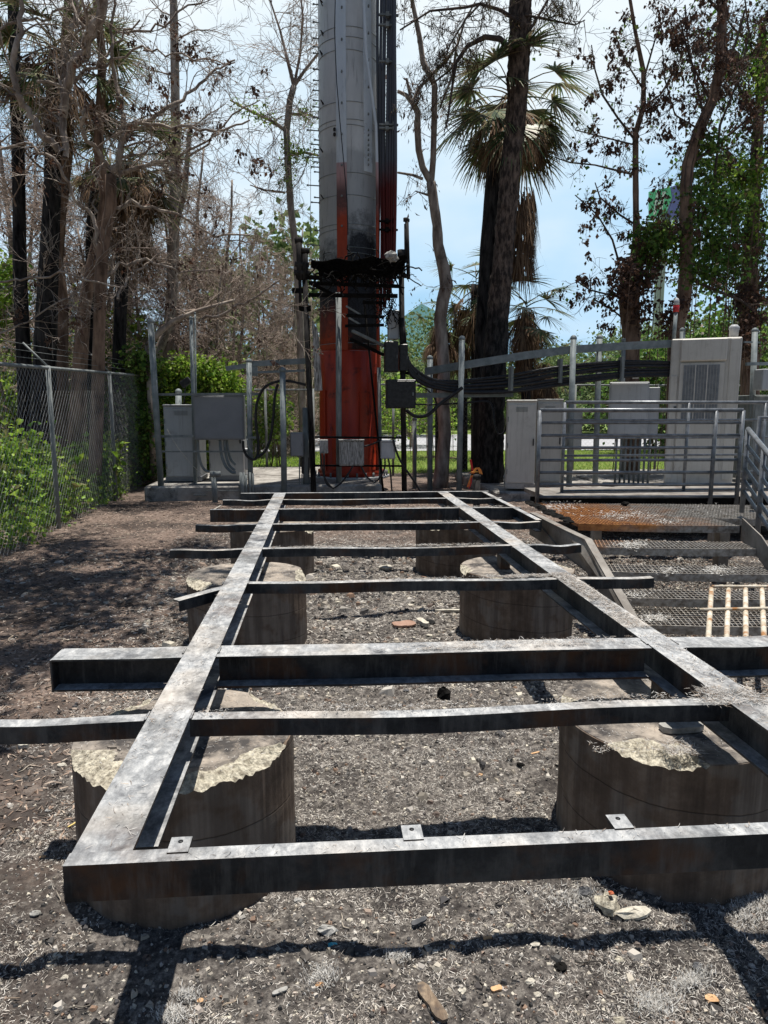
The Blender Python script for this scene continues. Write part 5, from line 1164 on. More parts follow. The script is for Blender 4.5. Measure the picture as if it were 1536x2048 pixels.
def trunk_px(mb, ps, Y_, n=12, zb=True, rough=0.0, R=None):
    """ps: (px, py, width px [, dY]) from the ground up"""
    pts = poly(ps, Y_); rr = [pxr(p[2], Y_) for p in ps]
    out = []; ro = []
    for i in range(len(pts)-1):
        k = max(2, int((pts[i+1]-pts[i]).length/.25))
        for j in range(k):
            t = j/k; out.append(pts[i].lerp(pts[i+1], t)); q = rr[i]+(rr[i+1]-rr[i])*t; ro.append(q*(1+(R.uniform(-rough, rough) if R else 0)))
    out.append(pts[-1]); ro.append(rr[-1]); mb.tube(out, ro, n); return out, ro

R = random.Random(3)
# --- big scorched trunks behind the left fence
GT = 'charred trunks behind the left fence'
def plain_trunk(label, ps, Y_, m, twigs=0, group=None, name='charred_trunk_tree', seed=1, up=.1, tl=1.3, stub=0, tm='twig'):
    R_ = random.Random(seed); base = at(ps[0][0], ps[0][1], Y_); root = tree_root(name, base, label, group)
    mb = MB(); b0 = V3((base.x, base.y, -.1)); pts, rr = trunk_px(mb, ps, Y_, rough=.03, R=R_); mb.tube([b0, base], [rr[0]*1.12, rr[0]], 12)
    mb.build('trunk', m, root)
    if twigs:
        mb = MB(); tips = []
        for k in range(twigs):
            i = int((.45+.55*(k+R_.random())/twigs)*(len(pts)-1)); a = R_.uniform(0, 2*pi); grow(mb, pts[i], V3((cos(a), sin(a)*.7, R_.uniform(-.1, .6))).normalized(), tl*R_.uniform(.5, 1.2), max(.012, rr[i]*.22), 3, R_, tips, 4, .25, up*.3)
        mb.build('branches', M[tm], root)
        return root, pts, rr, tips
    return root, pts, rr, []
plain_trunk('charred black palm trunk furthest left behind the fence', [(60, 960, 40), (50, 760, 28), (40, 560, 24), (38, 400, 23), (36, 290, 22), (30, 150, 20), (25, -60, 18)], 15, M['charwood'], 4, GT, seed=2)
palmA = plain_trunk('thick charred palm trunk below the highest fan crown at top left', [(80, 960, 52), (88, 760, 44), (96, 560, 36), (104, 400, 30), (106, 260, 27), (112, 150, 30)], 14.5, M['charwood'], 0, GT, seed=3)
plain_trunk('reddish brown trunk just right of the thick charred palm', [(118, 940, 34), (120, 760, 30), (122, 600, 27), (112, 520, 24), (120, 430, 22), (135, 300, 20), (128, 120, 17), (140, -40, 14)], 16, M['bark_brown'], 7, GT, seed=4)
plain_trunk('leaning brown trunk right of the reddish one', [(152, 940, 36), (158, 760, 28), (168, 620, 24), (182, 540, 22), (200, 470, 22), (212, 400, 20), (196, 300, 17), (205, 120, 15), (190, -40, 13)], 14.2, M['bark_brown'], 7, GT, seed=5)
plain_trunk('slender black trunk between the leaning brown trunk and the right charred palm', [(190, 930, 24), (184, 760, 20), (180, 560, 18), (182, 450, 17), (190, 380, 16)], 16.5, M['charwood'], 0, GT, seed=6)
palmB = plain_trunk('right charred palm trunk under the shaggy brown skirt', [(238, 920, 26), (236, 760, 25), (242, 600, 24), (248, 480, 25), (258, 400, 28), (262, 330, 28)], 16, M['charwood'], 0, GT, seed=7)
plain_trunk('thin black trunk further back beyond the right charred palm', [(262, 900, 14), (258, 700, 12), (262, 560, 12)], 20, M['charwood'], 0, GT, seed=8)
plain_trunk('tall grey pine stem standing clear above the twigs left of the mast', [(330, 800, 24), (345, 560, 21), (352, 350, 19), (350, 150, 16), (346, -60, 13)], 19, M['bark_dead'], 9, None, 'pine_tree', seed=9, tl=1.6)
plain_trunk('crooked brown trunk rising from the vines behind the left cabinets', [(300, 760, 18), (318, 700, 17), (338, 650, 15), (350, 580, 14), (345, 480, 12), (370, 380, 10), (380, 250, 8)], 17.5, M['bark_dead'], 9, None, 'bare_tree', seed=10, tl=1.6)
plain_trunk('curved bare trunk bending right over the vine-covered corner', [(296, 690, 12), (318, 665, 12), (350, 640, 10), (400, 620, 8), (470, 600, 5)], 15.6, M['bark_dead'], 8, None, 'bare_tree', seed=12, tl=1.2)
# --- branchy dead tree whose crown fills the upper left
root = tree_root('dead_tree', at(190, 940, 12.6), 'big dead tree with a forked crown spreading over the upper left')
mb = MB(); tr, rr = trunk_px(mb, [(190, 950, 26), (196, 760, 24), (200, 600, 22), (205, 500, 22), (222, 410, 20), (222, 350, 19)], 13.0, rough=.03, R=R); mb.build('trunk', M['bark_brown'], root)
tips = []; mb = MB()
limbs = [[(222, 350, 15), (240, 300, 12), (248, 260, 11), (240, 210, 8), (228, 150, 7), (222, 60, 5), (230, -40, 4)],
         [(240, 300, 9), (258, 256, 9), (300, 235, 8), (350, 210, 7), (380, 180, 6), (420, 150, 5), (470, 120, 3)],
         [(248, 262, 9), (275, 245, 7), (330, 250, 6), (380, 258, 5), (450, 262, 4), (500, 240, 3)],
         [(222, 350, 9), (250, 345, 8), (290, 330, 7), (330, 320, 6), (370, 305, 5), (430, 270, 3)],
         [(205, 470, 8), (228, 420, 8), (260, 405, 7), (310, 412, 6), (370, 440, 5), (430, 470, 4), (500, 470, 3)],
         [(205, 500, 8), (180, 430, 7), (150, 400, 6), (120, 330, 6), (60, 285, 5), (-20, 310, 4)],
         [(128, 310, 14), (90, 280, 13), (62, 230, 12), (38, 190, 12), (28, 130, 11), (40, 60, 9), (45, -30, 8)],
         [(128, 310, 12), (128, 240, 13), (126, 180, 12), (130, 110, 11), (150, 40, 11), (165, -40, 10)],
         [(128, 230, 14), (140, 150, 16), (160, 110, 18), (185, 70, 18), (200, 20, 17), (208, -40, 15)],
         [(75, 165, 6), (120, 165, 6), (160, 150, 6), (200, 130, 5), (225, 90, 4), (280, 40, 3)],
         [(200, 560, 6), (240, 530, 6), (290, 520, 5), (360, 545, 4), (430, 540, 3)],
         [(222, 350, 8), (200, 310, 8), (170, 270, 7), (163, 240, 6), (185, 200, 5)],
         [(0, 205, 5), (20, 195, 5), (45, 190, 4), (90, 195, 3)],
         [(-20, 55, 5), (50, 45, 5), (95, 35, 4), (170, 10, 4)],
         [(0, 565, 4), (60, 555, 4), (140, 548, 4), (240, 575, 3)],
         [(0, 672, 4), (60, 640, 3), (130, 595, 3), (155, 580, 2)],
         [(235, 600, 4), (255, 560, 5), (290, 530, 4), (330, 500, 3)],
         [(400, 640, 5), (450, 625, 5), (500, 600, 4), (560, 560, 3)],
         [(240, 345, 5), (330, 330, 4), (400, 300, 4), (460, 230, 3), (520, 200, 2)],
         [(230, 60, 4), (300, 60, 4), (350, 30, 4), (390, 5, 3), (430, -10, 3)],
         [(210, 130, 4), (280, 90, 4), (330, 110, 3), (400, 120, 3), (470, 125, 2)]]
for q, lm in enumerate(limbs):
    ps = [(p[0], p[1], p[2], sin(q*2.1)*.9*(i/len(lm))) for i, p in enumerate(lm)]
    pts = poly(ps, 13.0+.0); r_ = [pxr(p[2], 13) for p in ps]; fine = []; fr_ = []
    for i in range(len(pts)-1):
        for j in range(4):
            t = j/4; fine.append(pts[i].lerp(pts[i+1], t)+V3((R.gauss(0, .025), R.gauss(0, .03), R.gauss(0, .025)))); fr_.append(r_[i]+(r_[i+1]-r_[i])*t)
    fine.append(pts[-1]); fr_.append(r_[-1]); mb.tube(fine, fr_, 7, cap=False)
    for k in range(9):
        i = int((.12+.88*(k+R.random())/9)*(len(fine)-2)); dd = (fine[i+1]-fine[i]).normalized()
        a = V3((R.gauss(0, 1), R.gauss(0, .6), R.gauss(.2, 1))); a = (a-dd*a.dot(dd)).normalized(); grow(mb, fine[i], (dd*.6+a*.8).normalized(), R.uniform(.5, 1.3), max(.008, fr_[i]*.4), 2, R, tips, 4, .28, .01, .6, .8, .0045)
mb.build('branches', M['bark_dead'], root)
P_ = clump_pts([t[0] for t in R.sample(tips, min(len(tips), 150))], 2600, .05, rng); V, Fq = leaf_arr(P_, .07, rng, 1.5); np_mesh('dry_leaves', V, Fq, M['leaf_brown'], root)

# --- reusable bare trees for the tangle of burnt woods
def make_bare(seed, Hh=9.0, m='twig', leaves=0, spread=.75, kids=5, depth=4, label='', group=None, name='bare_tree', r=.09):
    R_ = random.Random(seed); root = empty(name, (0, 0, 0), label, 'tree', group); mb = MB()
    pts, rr = wander(V3((0, 0, -.1)), V3((R_.gauss(0, .08), R_.gauss(0, .08), 1)).normalized(), Hh, r, r*.3, R_, .10, .12, .5); mb.tube(pts, rr, 8); mb.build('trunk', M['bark_dead'], root, True)
    tips = []; mb = MB()
    for k in range(16):
        i = int((.12+.88*(k+R_.random())/16)*(len(pts)-2)); a = R_.uniform(0, 2*pi)
        grow(mb, pts[i], V3((cos(a), sin(a), R_.uniform(.1, .9))).normalized(), Hh*.26*R_.uniform(.6, 1.2)*(1-.4*i/len(pts)), rr[i]*.5, depth-1, R_, tips, kids, .30, .012, .62, spread, .006)
    mb.build('branches', M[m], root, True)
    if leaves:
        P_ = clump_pts([t[0] for t in tips], leaves, .09, rng); V, Fq = leaf_arr(P_, .07, rng, 1.2); np_mesh('dry_leaves', V, Fq, M['leaf_brown'], root)
    return root
def dup(root, loc, rz, sc=1.0, label=None, group=None):
    r_ = root.copy(); COL.objects.link(r_); r_.location = loc; r_.rotation_euler = (0, 0, rz); r_.scale = (sc, sc, sc)
    if label: r_['label'] = label
    if group: r_['group'] = group
    for ch in list(root.children):
        c = ch.copy(); COL.objects.link(c); c.parent = r_
    return r_
GW = 'bare trees in the tangled burnt woods left of the mast'
LB = 'bare grey-brown tree in the thick tangle of burnt woods left of the mast'
protos = [make_bare(101, 9, kids=6, label=LB, group=GW), make_bare(102, 7, 'twig', 700, label=LB, group=GW), make_bare(103, 10, 'twig', 0, .6, label=LB, group=GW, r=.11), make_bare(104, 5.0, 'twig', 400, .9, 5, 4, label=LB, group=GW, r=.06)]
R = random.Random(77)
spots = []
for px, Y_ in [(385, 18.8), (430, 19.5), (475, 19.2), (520, 23), (560, 24.5), (335, 21), (405, 22.5), (455, 24), (500, 25), (250, 19), (180, 22.5), (110, 20), (50, 19), (315, 19.5), (570, 26), (20, 17), (75, 21), (140, 18.5), (215, 20), (290, 18.3), (350, 20), (400, 18.4), (450, 20.5), (500, 22.8), (545, 25), (585, 26), (60, 26), (170, 27), (260, 24), (330, 28), (420, 25), (480, 29), (540, 27), (110, 33), (220, 34), (380, 33), (460, 36), (560, 34), (10, 23), (300, 22.5), (365, 23.5)]:
    spots.append((px, Y_))
for i, (px, Y_) in enumerate(spots):
    base = at(px, 817, Y_); sc = R.uniform(.85, 1.15) if px < 380 else R.uniform(.62, .92)
    pr = protos[i % 4]; src = pr
    if i < 4: pr.location = (base.x, base.y, 0); pr.rotation_euler = (0, 0, R.uniform(0, 6)); pr.scale = (sc, sc, sc)
    else: dup(pr, (base.x, base.y, 0), R.uniform(0, 6), sc)
# low brush: dense twig shrubs filling the understorey
sh = make_bare(105, 3.2, 'twig', 0, .95, 6, 4, 'leafless brown brush behind the back fence left of the mast', 'leafless brush behind the left back fence', 'bare_shrub', .03)
sh['category'] = 'shrub'
for i, (px, Y_) in enumerate([(420, 18.2), (470, 20.6), (520, 23.2), (560, 25.5), (380, 19), (330, 18.5), (600, 23), (495, 23), (440, 22), (590, 27), (280, 20), (200, 21), (120, 20)]):
    base = at(px, 817, Y_); loc = (base.x, base.y, 0); rz = R.uniform(0, 6); sc = R.uniform(.8, 1.25)
    if i == 0: sh.location = loc; sh.rotation_euler = (0, 0, rz)
    else: dup(sh, loc, rz, sc)

# --- slim tree with green vines left of the mast
root = tree_root('vine_clad_tree', at(614, 900, 18.6), 'slim crooked tree with tufts of green vine left of the mast')
mb = MB(); tips = []
tr, rr = trunk_px(mb, [(608, 960, 17), (604, 800, 15), (600, 640, 14), (592, 500, 13), (582, 420, 13), (576, 330, 12), (573, 262, 12), (580, 200, 12), (588, 172, 11)], 18.6, 8, rough=.04, R=R)
mb.build('trunk', M['bark_dead'], root); mb = MB()
for lm in ([(573, 262, 7), (540, 240, 6), (500, 222, 5), (460, 200, 3)], [(583, 228, 5), (610, 228, 4), (637, 236, 3)], [(588, 172, 8), (575, 120, 6), (560, 60, 4), (540, 0, 3)], [(588, 172, 8), (610, 140, 6), (634, 110, 5), (660, 80, 3)], [(580, 310, 6), (610, 305, 5), (640, 312, 4)], [(570, 385, 4), (530, 380, 3), (500, 370, 2)], [(588, 172, 6), (600, 110, 5), (606, 40, 4), (600, -30, 3)]):
    pts = poly(lm, 18.6); r_ = [pxr(p[2], 18.6) for p in lm]; mb.tube(pts, r_, 6, cap=False)
    for k in range(9):
        t = (k+R.random())/9*(len(pts)-1.01); i = int(t); q = pts[i].lerp(pts[i+1], t-i); grow(mb, q, V3((R.gauss(0, 1), R.gauss(0, .6), R.gauss(.3, 1))).normalized(), R.uniform(.6, 1.5), .012, 2, R, tips, 5, .3, 0, .6, .8, .005)
mb.build('branches', M['twig'], root)
cs = [at(*p, 18.55) for p in [(585, 300), (580, 312), (600, 305), (615, 306), (628, 312), (520, 228), (500, 222), (545, 243), (478, 212), (605, 226), (615, 230), (575, 340), (574, 370), (577, 290)]]
V, Fq = leaf_arr(clump_pts(cs, 1500, .13, rng), .06, rng, .6); np_mesh('vine_leaves', V, Fq, M['leaf_bright'], root)

# --- palms with fan leaves
def fan(mbs, base, d, stem, rad, R_, dead=False, nb=22, droop=.5):
    mb = mbs[1 if dead else 0]; side = d.cross(V3((0, 0, 1)));
    if side.length < .1: side = V3((1, 0, 0))
    side.normalize(); p = base; pts = [p]; dd = d.copy()
    for i in range(4): dd = (dd+V3((0, 0, -droop*.25))).normalized(); p = p+dd*stem/4; pts.append(p)
    mb.tube(pts, [.018, .014, .012, .01, .009], 4, cap=False)
    nrm = side.cross(dd).normalized()
    V = []; F_ = []
    tilt = R_.uniform(-.3, .3)
    for k in range(nb):
        a = (k/(nb-1)-.5)*(3.3 if not dead else 1.6); bd = (dd*cos(a)+side*sin(a)+nrm*tilt*sin(a*1.3)+V3((R_.gauss(0, .05),)*3)).normalized()
        L_ = rad*(1-.25*abs(a)/1.7)*R_.uniform(.85, 1.1); w = .021*rad/.7*(1.0 if not dead else .8); q = pts[-1]; b = len(V); wv = bd.cross(nrm).normalized()
        dr = droop*(1.0 if not dead else 2.2)
        for j in range(5):
            t = j/4; ww = w*(1-t*.9)*(.5 if j == 0 else 1); V += [q-wv*ww, q+wv*ww]
            bd = (bd+V3((R_.gauss(0, .03), R_.gauss(0, .03), -dr*(.10+.30*t)))).normalized(); q = q+bd*L_/4
        F_ += [(b+2*j, b+2*j+1, b+2*j+3, b+2*j+2) for j in range(4)]
    mb.add(V, F_, False)
def crown(root, c, n_green, n_dead, seed, rad=.75, stem=.8, skirt=0, zrange=(-.5, 1.0), skl=1.2, skr=.28, droop=.45):
    R_ = random.Random(seed); g_ = MB(); d_ = MB()
    for k in range(n_green):
        a = k*2.39996+R_.uniform(-.3, .3); e = zrange[0]+(zrange[1]-zrange[0])*(k+.5)/n_green
        fan((g_, d_), c+V3((0, 0, .25*e)), V3((cos(a), sin(a), e*1.1)).normalized(), stem*R_.uniform(.8, 1.2), rad*R_.uniform(.85, 1.15), R_, False, 32, droop)
    for k in range(n_dead):
        a = R_.uniform(0, 2*pi); fan((g_, d_), c+V3((0, 0, -.15)), V3((cos(a), sin(a), R_.uniform(-.7, .1))).normalized(), stem*R_.uniform(.5, .9), rad*.9, R_, True, 24, .8)
    g_.build('fronds', M['frond'], root) if n_green else None
    for k in range(skirt):
        a = R_.uniform(0, 2*pi); z = -R_.uniform(.1, skl); p = c+V3((cos(a)*skr*.6, sin(a)*skr*.6, z+.2)); V = []; b = 0; q = p; d = V3((cos(a)*.5, sin(a)*.5, -1)).normalized(); wv = V3((-sin(a), cos(a), 0))
        L_ = R_.uniform(.3, .9)
        for j in range(4):
            ww = .012*(1-j*.25); V += [q-wv*ww, q+wv*ww]; d = (d+V3((R_.gauss(0, .12), R_.gauss(0, .12), -.3))).normalized(); q = q+d*L_/3
        d_.add(V, [(2*j, 2*j+1, 2*j+3, 2*j+2) for j in range(3)], False)
    if n_dead or skirt: d_.build('dead_fronds', M['frond_dead'], root)
def palm_part(trunk, py, **k): crown(trunk[0], at(k.pop('px'), py, k.pop('Y')), **k)
palm_part(palmA, 110, px=112, Y=14.5, n_green=26, n_dead=10, seed=5, rad=.95, stem=1.0, skirt=500, skl=1.7)
palm_part(palmB, 330, px=262, Y=16, n_green=22, n_dead=16, seed=6, rad=.85, stem=.7, skirt=1100, skl=2.0, skr=.42)
r2 = plain_trunk('palm with a long brown skirt between the two charred palms', [(200, 920, 18), (198, 700, 18), (196, 500, 18), (194, 380, 20), (194, 330, 22)], 18, M['charwood'], 0, None, 'palm_tree', seed=17)
palm_part(r2, 330, px=194, Y=18, n_green=6, n_dead=14, seed=8, rad=.7, stem=.6, skirt=900, skl=1.9, skr=.4)
# palm right of centre, its black trunk behind the pine
r3 = plain_trunk('tall cabbage palm with green and brown fans behind the scorched pine', [(958, 975, 34), (962, 800, 34), (968, 640, 32), (975, 500, 30), (985, 380, 30), (1000, 270, 34), (1014, 215, 34)], 15.2, M['charwood'], 0, None, 'palm_tree', seed=18)
palm_part(r3, 205, px=1022, Y=15.2, n_green=26, n_dead=17, seed=9, rad=1.12, stem=.95, skirt=450, skl=1.2, skr=.38, zrange=(-.5, 1.0), droop=.7)
mbS = MB(); d_ = MB(); R_ = random.Random(31)
cS = at(1040, 470, 15.0)
for k in range(950):
    z = R_.uniform(-.6, .9); a = R_.uniform(0, 2*pi); q = cS+V3((cos(a)*.26, sin(a)*.26, z)); V = []; d = V3((cos(a)*.3, sin(a)*.3, -1)).normalized(); wv = V3((-sin(a), cos(a), 0)); L_ = R_.uniform(.3, .8)
    for j in range(4): ww = .013*(1-j*.25); V += [q-wv*ww, q+wv*ww]; d = (d+V3((R_.gauss(0, .1), R_.gauss(0, .1), -.3))).normalized(); q = q+d*L_/3
    d_.add(V, [(2*j, 2*j+1, 2*j+3, 2*j+2) for j in range(3)], False)
d_.build('frond_skirt', M['frond_dead'], r3[0])
for lab, px, py, Y_, seed, ng, nd, sk, rad in (('low palm with mixed green and brown fans right of the pine', 1052, 625, 16.2, 41, 16, 16, 600, .75), ('short palm with hanging brown fans left of the charred palm trunk', 925, 622, 18.5, 42, 7, 16, 500, .8), ('small green fan palm peeking out left of the charred palm trunk', 952, 570, 17.6, 43, 12, 2, 100, .75), ('young palm with brown skirt behind the bridge cables', 1085, 735, 16.8, 44, 6, 14, 900, .6), ('brown drooping palm head behind the twisted trunk', 880, 660, 17.6, 45, 2, 14, 700, .6)):
    rt_ = plain_trunk(lab, [(px, 950, 22), (px, 800, 20), (px, py, 20)], Y_, M['charwood'], 0, None, 'palm_tree', seed=seed)
    crown(rt_[0], at(px, py, Y_), ng, nd, seed, rad, .65, sk, skl=1.5, skr=.3)

# --- the scorched pine right of the mast
root = tree_root('pine_tree', at(985, 965, 14.4), 'tall scorched pine with a thick scaly trunk right of the mast')
mb = MB(); R = random.Random(55)
ps = [(977, 990, 60), (980, 940, 56), (984, 800, 50), (996, 640, 44), (1007, 500, 39), (1017, 380, 38), (1031, 250, 38), (1038, 120, 40), (1042, 0, 41), (1048, -160, 39), (1052, -320, 36)]
pts = poly(ps, 14.2); n = 28; out = []; k_ = 0
ax = []; ar = []
for i in range(len(pts)-1):
    for j in range(24): t = j/24; ax.append(pts[i].lerp(pts[i+1], t)); ar.append(pxr(ps[i][2]+(ps[i+1][2]-ps[i][2])*t, 14.2))
V = []
zz = np.array([p.z for p in ax]); 
for i, p in enumerate(ax):
    th = np.arange(n)*2*pi/n; bark = (vnoise(th*4.5+50, np.full(n, p.z*5.0), 5)-.5)*.05+(vnoise(th*9+50, np.full(n, p.z*14.0), 6)-.5)*.03
    bark[-3:] = bark[-3:]*.5+bark[:3][::-1]*.5
    for k in range(n): V.append((p.x+(ar[i]+bark[k])*cos(th[k]), p.y+(ar[i]+bark[k])*sin(th[k]), p.z))
mb.add(V, [(i*n+k, i*n+(k+1) % n, (i+1)*n+(k+1) % n, (i+1)*n+k) for i in range(len(ax)-1) for k in range(n)], True)
mb.build('trunk', M['bark_pine'], root)
tips = []; mb = MB()
for lm in ([(1022, 100, 12), (1000, 78, 11), (970, 74, 10), (935, 92, 8), (912, 125, 7), (905, 170, 5), (895, 240, 4), (888, 265, 2)], [(1040, 45, 8), (1000, 20, 7), (960, 8, 6), (930, 15, 5), (860, 22, 4), (800, 60, 3)],
           [(935, 92, 5), (900, 140, 4), (868, 165, 4), (850, 150, 3), (832, 210, 2)], [(1060, 60, 5), (1090, 10, 5), (1110, -30, 4)], [(1050, 30, 5), (1100, 40, 4), (1150, 50, 3), (1170, 40, 2)], [(960, 8, 4), (930, 40, 3), (900, 90, 3), (885, 130, 2)],
           [(1060, -60, 8), (1120, -100, 7), (1200, -120, 6), (1260, -90, 4)], [(1040, -80, 8), (950, -120, 7), (880, -100, 6), (820, -60, 4)]):
    p_ = poly(lm, 14.0); r_ = [pxr(q[2], 14) for q in lm]; mb.tube(p_, r_, 7, cap=False)
    for k in range(13):
        t = (.15+.85*(k+R.random())/13)*(len(p_)-1.01); i = int(t); q = p_[i].lerp(p_[i+1], t-i); grow(mb, q, V3((R.gauss(0, 1), R.gauss(0, .6), R.gauss(-.1, .8))).normalized(), R.uniform(.35, .9), .010, 2, R, tips, 4, .3, -.03, .6, .8, .004)
mb.build('branches', M['twig_dark'], root)
P_ = clump_pts([t[0] for t in R.sample(tips, min(500, len(tips)))], 3400, .035, rng); V, Fq = leaf_arr(P_, .10, rng, 2.2, .12); np_mesh('needles', V, Fq, M['needle'], root)

# --- twisted pale tree between mast and pine
root = tree_root('twisted_tree', at(885, 975, 14.8), 'twisted bare tree with pale patchy bark between mast and pine')
mb = MB(); R = random.Random(61)
trunk_px(mb, [(880, 985, 36), (884, 930, 30), (890, 870, 27), (886, 800, 27), (888, 740, 26), (884, 690, 26), (880, 640, 25), (886, 600, 26), (893, 572, 28), (888, 540, 24), (876, 490, 22), (874, 450, 19), (868, 410, 19), (862, 365, 19)], 14.8, 10, rough=.05, R=R)
mb.build('trunk', M['bark_dead'], root); mb = MB(); tips = []
for lm in ([(862, 365, 15), (845, 335, 13), (837, 300, 13), (834, 250, 13), (836, 225, 12), (824, 205, 10), (812, 190, 8), (795, 182, 6)], [(824, 207, 7), (818, 180, 6), (813, 157, 5)], [(862, 365, 13), (866, 320, 12), (868, 250, 12), (869, 170, 12), (860, 150, 12), (846, 125, 11), (840, 80, 10), (833, 45, 9), (824, 0, 8), (818, -50, 7)], [(846, 358, 6), (825, 350, 5), (795, 345, 4)], [(856, 390, 5), (840, 385, 3), (830, 382, 2)], [(860, 155, 7), (838, 175, 6), (825, 205, 6)], [(862, 150, 7), (890, 125, 6), (915, 90, 5), (930, 40, 4), (950, 5, 3)], [(880, 215, 4), (905, 150, 5), (912, 100, 5)], [(893, 572, 5), (905, 560, 4)]):
    p_ = poly(lm, 14.8); r_ = [pxr(q[2], 14.8) for q in lm]; mb.tube(p_, r_, 7, cap=False)
    for k in range(5):
        t = (.2+.8*(k+R.random())/5)*(len(p_)-1.01); i = int(t); q = p_[i].lerp(p_[i+1], t-i); grow(mb, q, V3((R.gauss(0, 1), R.gauss(0, .6), R.gauss(0, 1))).normalized(), R.uniform(.3, .9), .008, 1, R, tips, 4, .3, -.02, .6, .8, .004)
mb.build('branches', M['bark_dead'], root)
P_ = clump_pts([t[0] for t in tips], 500, .03, rng); V, Fq = leaf_arr(P_, .08, rng, 2, .3); np_mesh('dry_leaves', V, Fq, M['leaf_brown'], root)

# --- scorched leafy trees on the right
def leafy(label, Y_, trunk, limbs_, seed, n_br, n_gr, cl, lsize=.10, name='scorched_tree', rad=.16, tw=8, green_cs=None, tl=(.5, 1.3), tm='twig_dark'):
    R_ = random.Random(seed); root = tree_root(name, at(trunk[0][0], 950, Y_), label); mb = MB()
    pts, rr = trunk_px(mb, trunk, Y_, 10, rough=.05, R=R_); b = pts[0]; mb.tube([(b.x, b.y, -.1), b], [rr[0]*1.1, rr[0]], 10); mb.build('trunk', M['bark_brown'], root); mb = MB(); tips = []
    for lm in limbs_+[trunk[len(trunk)//2:]]:
        p_ = poly(lm, Y_); r_ = [pxr(q[2], Y_) for q in lm]; mb.tube(p_, r_, 6, cap=False)
        for k in range(tw):
            t = (.1+.9*(k+R_.random())/tw)*(len(p_)-1.01); i = int(t); q = p_[i].lerp(p_[i+1], t-i); grow(mb, q, V3((R_.gauss(0, 1), R_.gauss(0, .8), R_.gauss(.25, .8))).normalized(), R_.uniform(*tl), .010, 2, R_, tips, 3, .25, .0, .62, .75, .0045)
    mb.build('branches', M[tm], root); T = [t[0] for t in tips]
    if n_br:
        sel = R_.sample(T, min(len(T), cl)); V, Fq = leaf_arr(clump_pts(sel, n_br, rad*.42, rng), lsize, rng, 2.0, .6); np_mesh('dry_leaves', V, Fq, M['leaf_brown'], root)
    if n_gr:
        sel = [at(*c, Y_) for c in green_cs] if green_cs else R_.sample(T, min(len(T), cl)); V, Fq = leaf_arr(clump_pts(sel, n_gr, rad, rng), lsize*.85, rng, .8, .75); np_mesh('green_leaves', V, Fq, M['leaf_green'], root)
    return root
leafy('slender tree with black hanging leaf clusters left of the leaning thick one', 15.5, [(1262, 940, 34), (1262, 760, 34), (1262, 660, 36), (1258, 600, 40), (1272, 540, 30), (1274, 470, 18), (1272, 433, 12), (1271, 333, 11), (1271, 267, 11), (1287, 213, 10), (1287, 143, 9), (1270, 60, 7), (1257, -20, 6)],
      [[(1270, 280, 5), (1235, 235, 4), (1205, 190, 4), (1190, 140, 3), (1183, 90, 2)], [(1287, 180, 4), (1262, 140, 3), (1240, 100, 3), (1232, 70, 2)], [(1285, 215, 4), (1320, 190, 4), (1345, 150, 3), (1360, 120, 2)], [(1270, 350, 4), (1230, 340, 4), (1190, 330, 3), (1140, 325, 3), (1110, 315, 2)], [(1272, 450, 4), (1240, 430, 4), (1200, 395, 3), (1190, 365, 2)], [(1262, 610, 5), (1225, 480, 4), (1195, 430, 3), (1150, 390, 2)], [(1290, 150, 4), (1310, 80, 3), (1335, 20, 2)], [(1262, 600, 5), (1220, 590, 4), (1180, 580, 3), (1150, 560, 2)], [(1250, 640, 4), (1225, 620, 3), (1190, 600, 3), (1190, 560, 2)], [(1270, 290, 3), (1210, 275, 3), (1150, 260, 2)]], 71, 2500, 350, 170, .085, rad=.12, tw=7, tl=(.3, .9))
leafy('thick leaning tree wrapped in dark leaves at the right', 15.0, [(1345, 940, 34), (1350, 760, 32), (1352, 660, 30), (1368, 600, 28), (1374, 520, 27), (1372, 450, 26), (1372, 380, 24), (1376, 330, 24), (1398, 260, 22), (1425, 200, 20), (1440, 140, 20), (1443, 60, 18), (1446, -40, 16)],
      [[(1410, 240, 5), (1390, 160, 4), (1375, 80, 3), (1370, 10, 3)], [(1440, 150, 6), (1470, 90, 5), (1490, 20, 4)], [(1378, 330, 7), (1420, 300, 6), (1470, 260, 5), (1540, 200, 3)], [(1385, 560, 7), (1430, 580, 6), (1480, 600, 5), (1540, 650, 4)], [(1430, 350, 5), (1440, 250, 5), (1480, 150, 4), (1500, 60, 3)], [(1400, 260, 4), (1350, 230, 3), (1330, 160, 3), (1325, 100, 2)], [(1375, 470, 5), (1330, 480, 4), (1300, 465, 3)], [(1420, 200, 5), (1380, 120, 4), (1360, 40, 3)], [(1445, 30, 6), (1410, -10, 5), (1380, -40, 4)]], 72, 4300, 0, 290, .085, rad=.15, tw=11, tl=(.4, 1.2))
leafy('leafy tree half green half scorched filling the right edge', 16.5, [(1500, 940, 40), (1500, 760, 38), (1496, 650, 34), (1500, 500, 30), (1510, 350, 24), (1520, 200, 18), (1525, 50, 14)],
      [[(1500, 500, 10), (1460, 440, 8), (1430, 400, 6), (1420, 380, 4)], [(1505, 400, 8), (1460, 330, 6), (1440, 280, 4)], [(1510, 350, 8), (1560, 250, 6), (1580, 180, 4)], [(1515, 250, 7), (1480, 180, 5), (1460, 120, 4)], [(1500, 560, 8), (1440, 520, 6), (1400, 500, 4)], [(1520, 200, 6), (1500, 80, 4), (1490, 0, 3)], [(1500, 600, 8), (1560, 520, 6)], [(1525, 100, 5), (1470, 60, 4), (1440, 20, 3)]], 73, 4300, 7500, 300, .09, rad=.2, tw=11)
